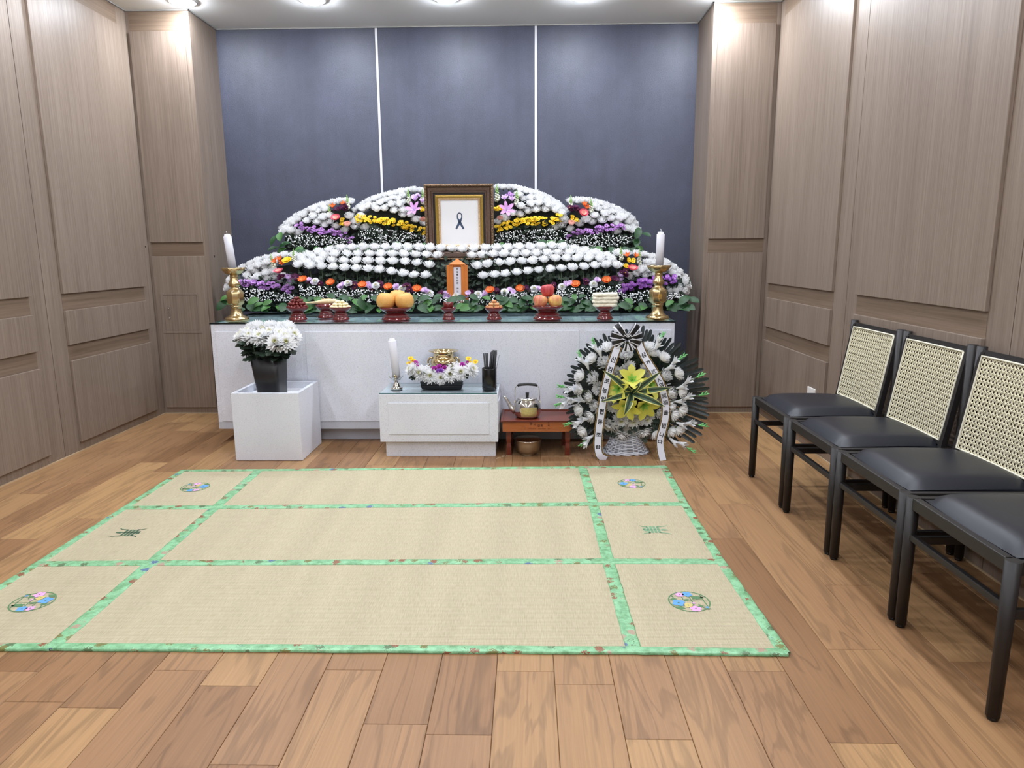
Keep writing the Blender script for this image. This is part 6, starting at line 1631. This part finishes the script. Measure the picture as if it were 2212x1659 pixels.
# gladioli: stem, white funnel florets, green bud tips
def glad(xt, yt, xb, yb, n=2):
    dd_ = lambda x: 4.39-1.0*((x-905)*0.00058)**2
    pt = kp(xt, yt, dd_(xt)); pb = kp(xb, yb, dd_(xb)-0.01); d = (pt-pb); L = d.length; d.normalize()
    b_ = MB(); b_.tube([pb-d*0.06, pt], [0.004, 0.003], 6, mat=0)
    g = b_.build('gladiolus', [M['stem']]); keep(g, wr)
    sd = d.cross(Vector((0, -1, 0))).normalized()
    for k in range(n):
        b_ = MB(); s = -1 if k % 2 else 1
        o0 = pb+d*(L*0.28*k)+Vector((0, -0.012, 0)); e1 = o0+d*0.075+sd*s*0.014+Vector((0, -0.01, 0))
        q_ = (e1-o0).to_track_quat('Z', 'Y').to_matrix().to_4x4(); b_.M = Matrix.Translation(o0) @ q_
        for j in range(6): petal(b_, j*PI/3+k, 0.080*(1 if j % 2 else 0.92), 0.020, D(80), D(-16-8*(j % 2)), 0.003, 0, 0, rows=5, cup=0.5, tip=0.3)
        f = b_.build('floret', M['glad']); keep(f, g)
    b_ = MB()
    for k in range(7):
        a = k*0.9; q = pt-d*0.055+d*0.008*k
        e1 = q+d*0.026+sd*0.012*math.sin(k*2.2)+Vector((0, -0.008*math.cos(k*1.7), 0))
        b_.tube([q, q+(e1-q)*.5, e1], [0.002, 0.0052, 0.0015], 6)
    keep(b_.build('bud_tip', M['bud']), g)
for a in ((1262, 160, 1130, 350), (470, 230, 560, 430), (312, 370, 420, 560), (1500, 400, 1270, 560), (1705, 610, 1400, 770), (1745, 830, 1380, 915), (90, 745, 330, 790), (80, 860, 380, 920), (160, 1180, 420, 1110), (335, 1410, 480, 1290), (1740, 1190, 1400, 1150), (1605, 1480, 1320, 1320)):
    glad(*a)
glad(60, 960, 240, 880, 2)

# bow of black and white satin
def loopstrip(b_, pts, W, wdir):
    rows = []
    for p in pts: rows.append([p+wdir*(W*c) for c in (-.5, -.25, .25, .5)])
    b_.strip(rows, mats=[0, 1, 0])
bow_c = kp(850, 215, 4.345)
bow = MB(); bow.blob(bow_c, (0.012, 0.010, 0.012), mat=1, n=10, m=6)
for (ang, L, wv, tw) in ((196, 0.098, .044, .3), (166, 0.104, .046, .3), (128, 0.112, .050, .2), (52, 0.110, .050, -.2), (14, 0.098, .046, -.3), (344, 0.092, .044, -.3), (150, 0.046, .040, 0), (30, 0.046, .040, 0), (270, 0.030, .036, 0)):
    a = D(ang); d = Vector((math.cos(a), 0, math.sin(a))); s = Vector((-d.z, 0, d.x))
    pts = []
    for k in range(13):
        u = 2*PI*k/12; f = (1-math.cos(u))/2
        pts.append(bow_c+d*(L*f)+Vector((0, -0.030*math.sin(u)-0.008, 0)))
    wdir = (s+Vector((0, tw, 0))).normalized()
    rows = []
    for k, p in enumerate(pts):
        f = (1-math.cos(2*PI*k/12))/2
        rows.append([p+wdir*(wv*(0.5+0.5*f)*c) for c in (-.5, -.36, .30, .5)])
    o_ = MB(); o_.strip(rows, mats=[0, 1, 0]); keep(o_.build('bow_loop', [M['ribbon_w'], M['ribbon_k']]), wr)
keep(bow.build('bow_knot', [M['ribbon_w'], M['ribbon_k']]), wr)
for (x, y) in ((720, 300), (900, 350), (830, 350), (960, 310)):
    e1 = kp(x, y, 4.34); s = (e1-bow_c).cross(Vector((0, -1, 0))).normalized()
    o_ = MB(); o_.strip([[bow_c+(e1-bow_c)*u+Vector((0, -0.012-.01*math.sin(3*u), 0))+s*(0.010+0.022*u)*c for c in (-.5, -.22, .22, .5)] for u in (0, .25, .5, .75, 1)], mats=[0, 1, 0]); keep(o_.build('bow_tail', [M['ribbon_w'], M['ribbon_k']]), wr)

# hanging lettered ribbons
def hanging(path, W, text, bold, lab):
    P3 = [kp(x, y, dep) for (x, y, dep) in path]
    P3[-1].z = max(P3[-1].z, 0.0015)
    # smooth the path
    def cat(t_):
        n_ = len(P3)-1; f = t_*n_; i = min(int(f), n_-1); u = f-i
        p0, p1, p2, p3 = P3[max(i-1, 0)], P3[i], P3[i+1], P3[min(i+2, n_)]
        return 0.5*((2*p1)+(p2-p0)*u+(2*p0-5*p1+4*p2-p3)*u*u+(3*p1-p0-3*p2+p3)*u**3)
    def frame(t_):
        p = cat(t_); d = (cat(min(t_+.01, 1))-cat(max(t_-.01, 0))).normalized()
        s = Vector((0, -1, 0)).cross(d); s = s.normalized() if s.length > 0.05 else Vector((-1, 0, 0)); nrm = d.cross(s)
        if nrm.y > 0 or (abs(nrm.y) < .2 and nrm.z < 0): nrm = -nrm
        return p, d, s, nrm
    N = 60; b_ = MB(); rows = []
    for i in range(N+1):
        p, d, s, nrm = frame(i/N)
        rows.append([p+s*(W*c)+nrm*(0.0015*(1-4*c*c)) for c in (-.5, -.42, -.36, 0, .36, .42, .5)])
    b_.strip(rows, mats=[1, 2, 0, 0, 2, 1]); rb = b_.build('ribbon', [M['ribbon_w'], M['ribbon_gold'], M['ribbon_k']]); keep(rb, wr); rb['label'] = lab
    for ch, (tx, s_) in text:
        b_ = MB()
        def place(a, b, tx=tx, s_=s_):
            p, d, s, nrm = frame(tx)
            sg = -1 if s.x < 0 else 1
            L = tot
            p2, d2, s2, n2 = frame(min(max(tx-b*s_/L, 0), 1))
            return p2+s2*(sg*a*s_)+n2*0.0022
        write(b_, ch, place, 0.010 if ch in '故人冥福' else bold)
        keep(b_.build('character', M['ink']), rb)
tot = 0.86
def tt(path, pts):
    """parameter along the path for measured heights"""
    out = []
    for y in pts:
        for i in range(len(path)-1):
            if path[i][1] <= y <= path[i+1][1]: out.append((i+(y-path[i][1])/(path[i+1][1]-path[i][1]))/(len(path)-1)); break
    return out
pathL = [(750, 300, 4.335), (690, 470, 4.325), (640, 640, 4.31), (603, 800, 4.30), (574, 980, 4.295), (550, 1150, 4.29), (532, 1300, 4.285), (527, 1430, 4.275), (548, 1525, 4.265), (618, 1572, 4.27)]
ts = tt(pathL, (450, 560, 690, 795, 895, 1030, 1150, 1290, 1430))
hanging(pathL, 0.058, list(zip('신김포농업협동조합', [(t_, 0.036) for t_ in ts])), 0.030, 'white ribbon with a column of black characters, nearer the kettle table')
pathR = [(985, 270, 4.335), (1040, 400, 4.325), (1100, 500, 4.315), (1165, 600, 4.305), (1222, 700, 4.30), (1262, 830, 4.295), (1287, 960, 4.29), (1285, 1090, 4.285), (1255, 1230, 4.28), (1225, 1350, 4.275), (1233, 1470, 4.262), (1258, 1583, 4.248)]
ts = tt(pathR, (400, 480, 582, 680, 738, 858, 930, 1045, 1190, 1290, 1370))
hanging(pathR, 0.056, list(zip('삼가故人의冥福을빕니다', [(t_, 0.034) for t_ in ts])), 0.028, 'white ribbon with a mourning phrase, on the pillar side')

# a few loose straw fibres on the floor
for k, (x, y) in enumerate(((1078, 990), (1088, 986), (1098, 984))):
    q = atZ(x, y, 0); b_ = MB(); pts = [(0.02*math.cos(a*1.7+k)*(0.4+a*0.2), 0.016*math.sin(a*2.1+k), 0.0012+0.002*abs(math.sin(a*3))) for a in [i*0.3 for i in range(9)]]
    b_.tube(pts, 0.0008, 5); tag(b_.build('straw_fibre', M['cane'], None, (q.x, q.y, 0.0)), 'thin pale straw fibre on the floor beside the incense table', 'straw', 'straw fibres on the floor')
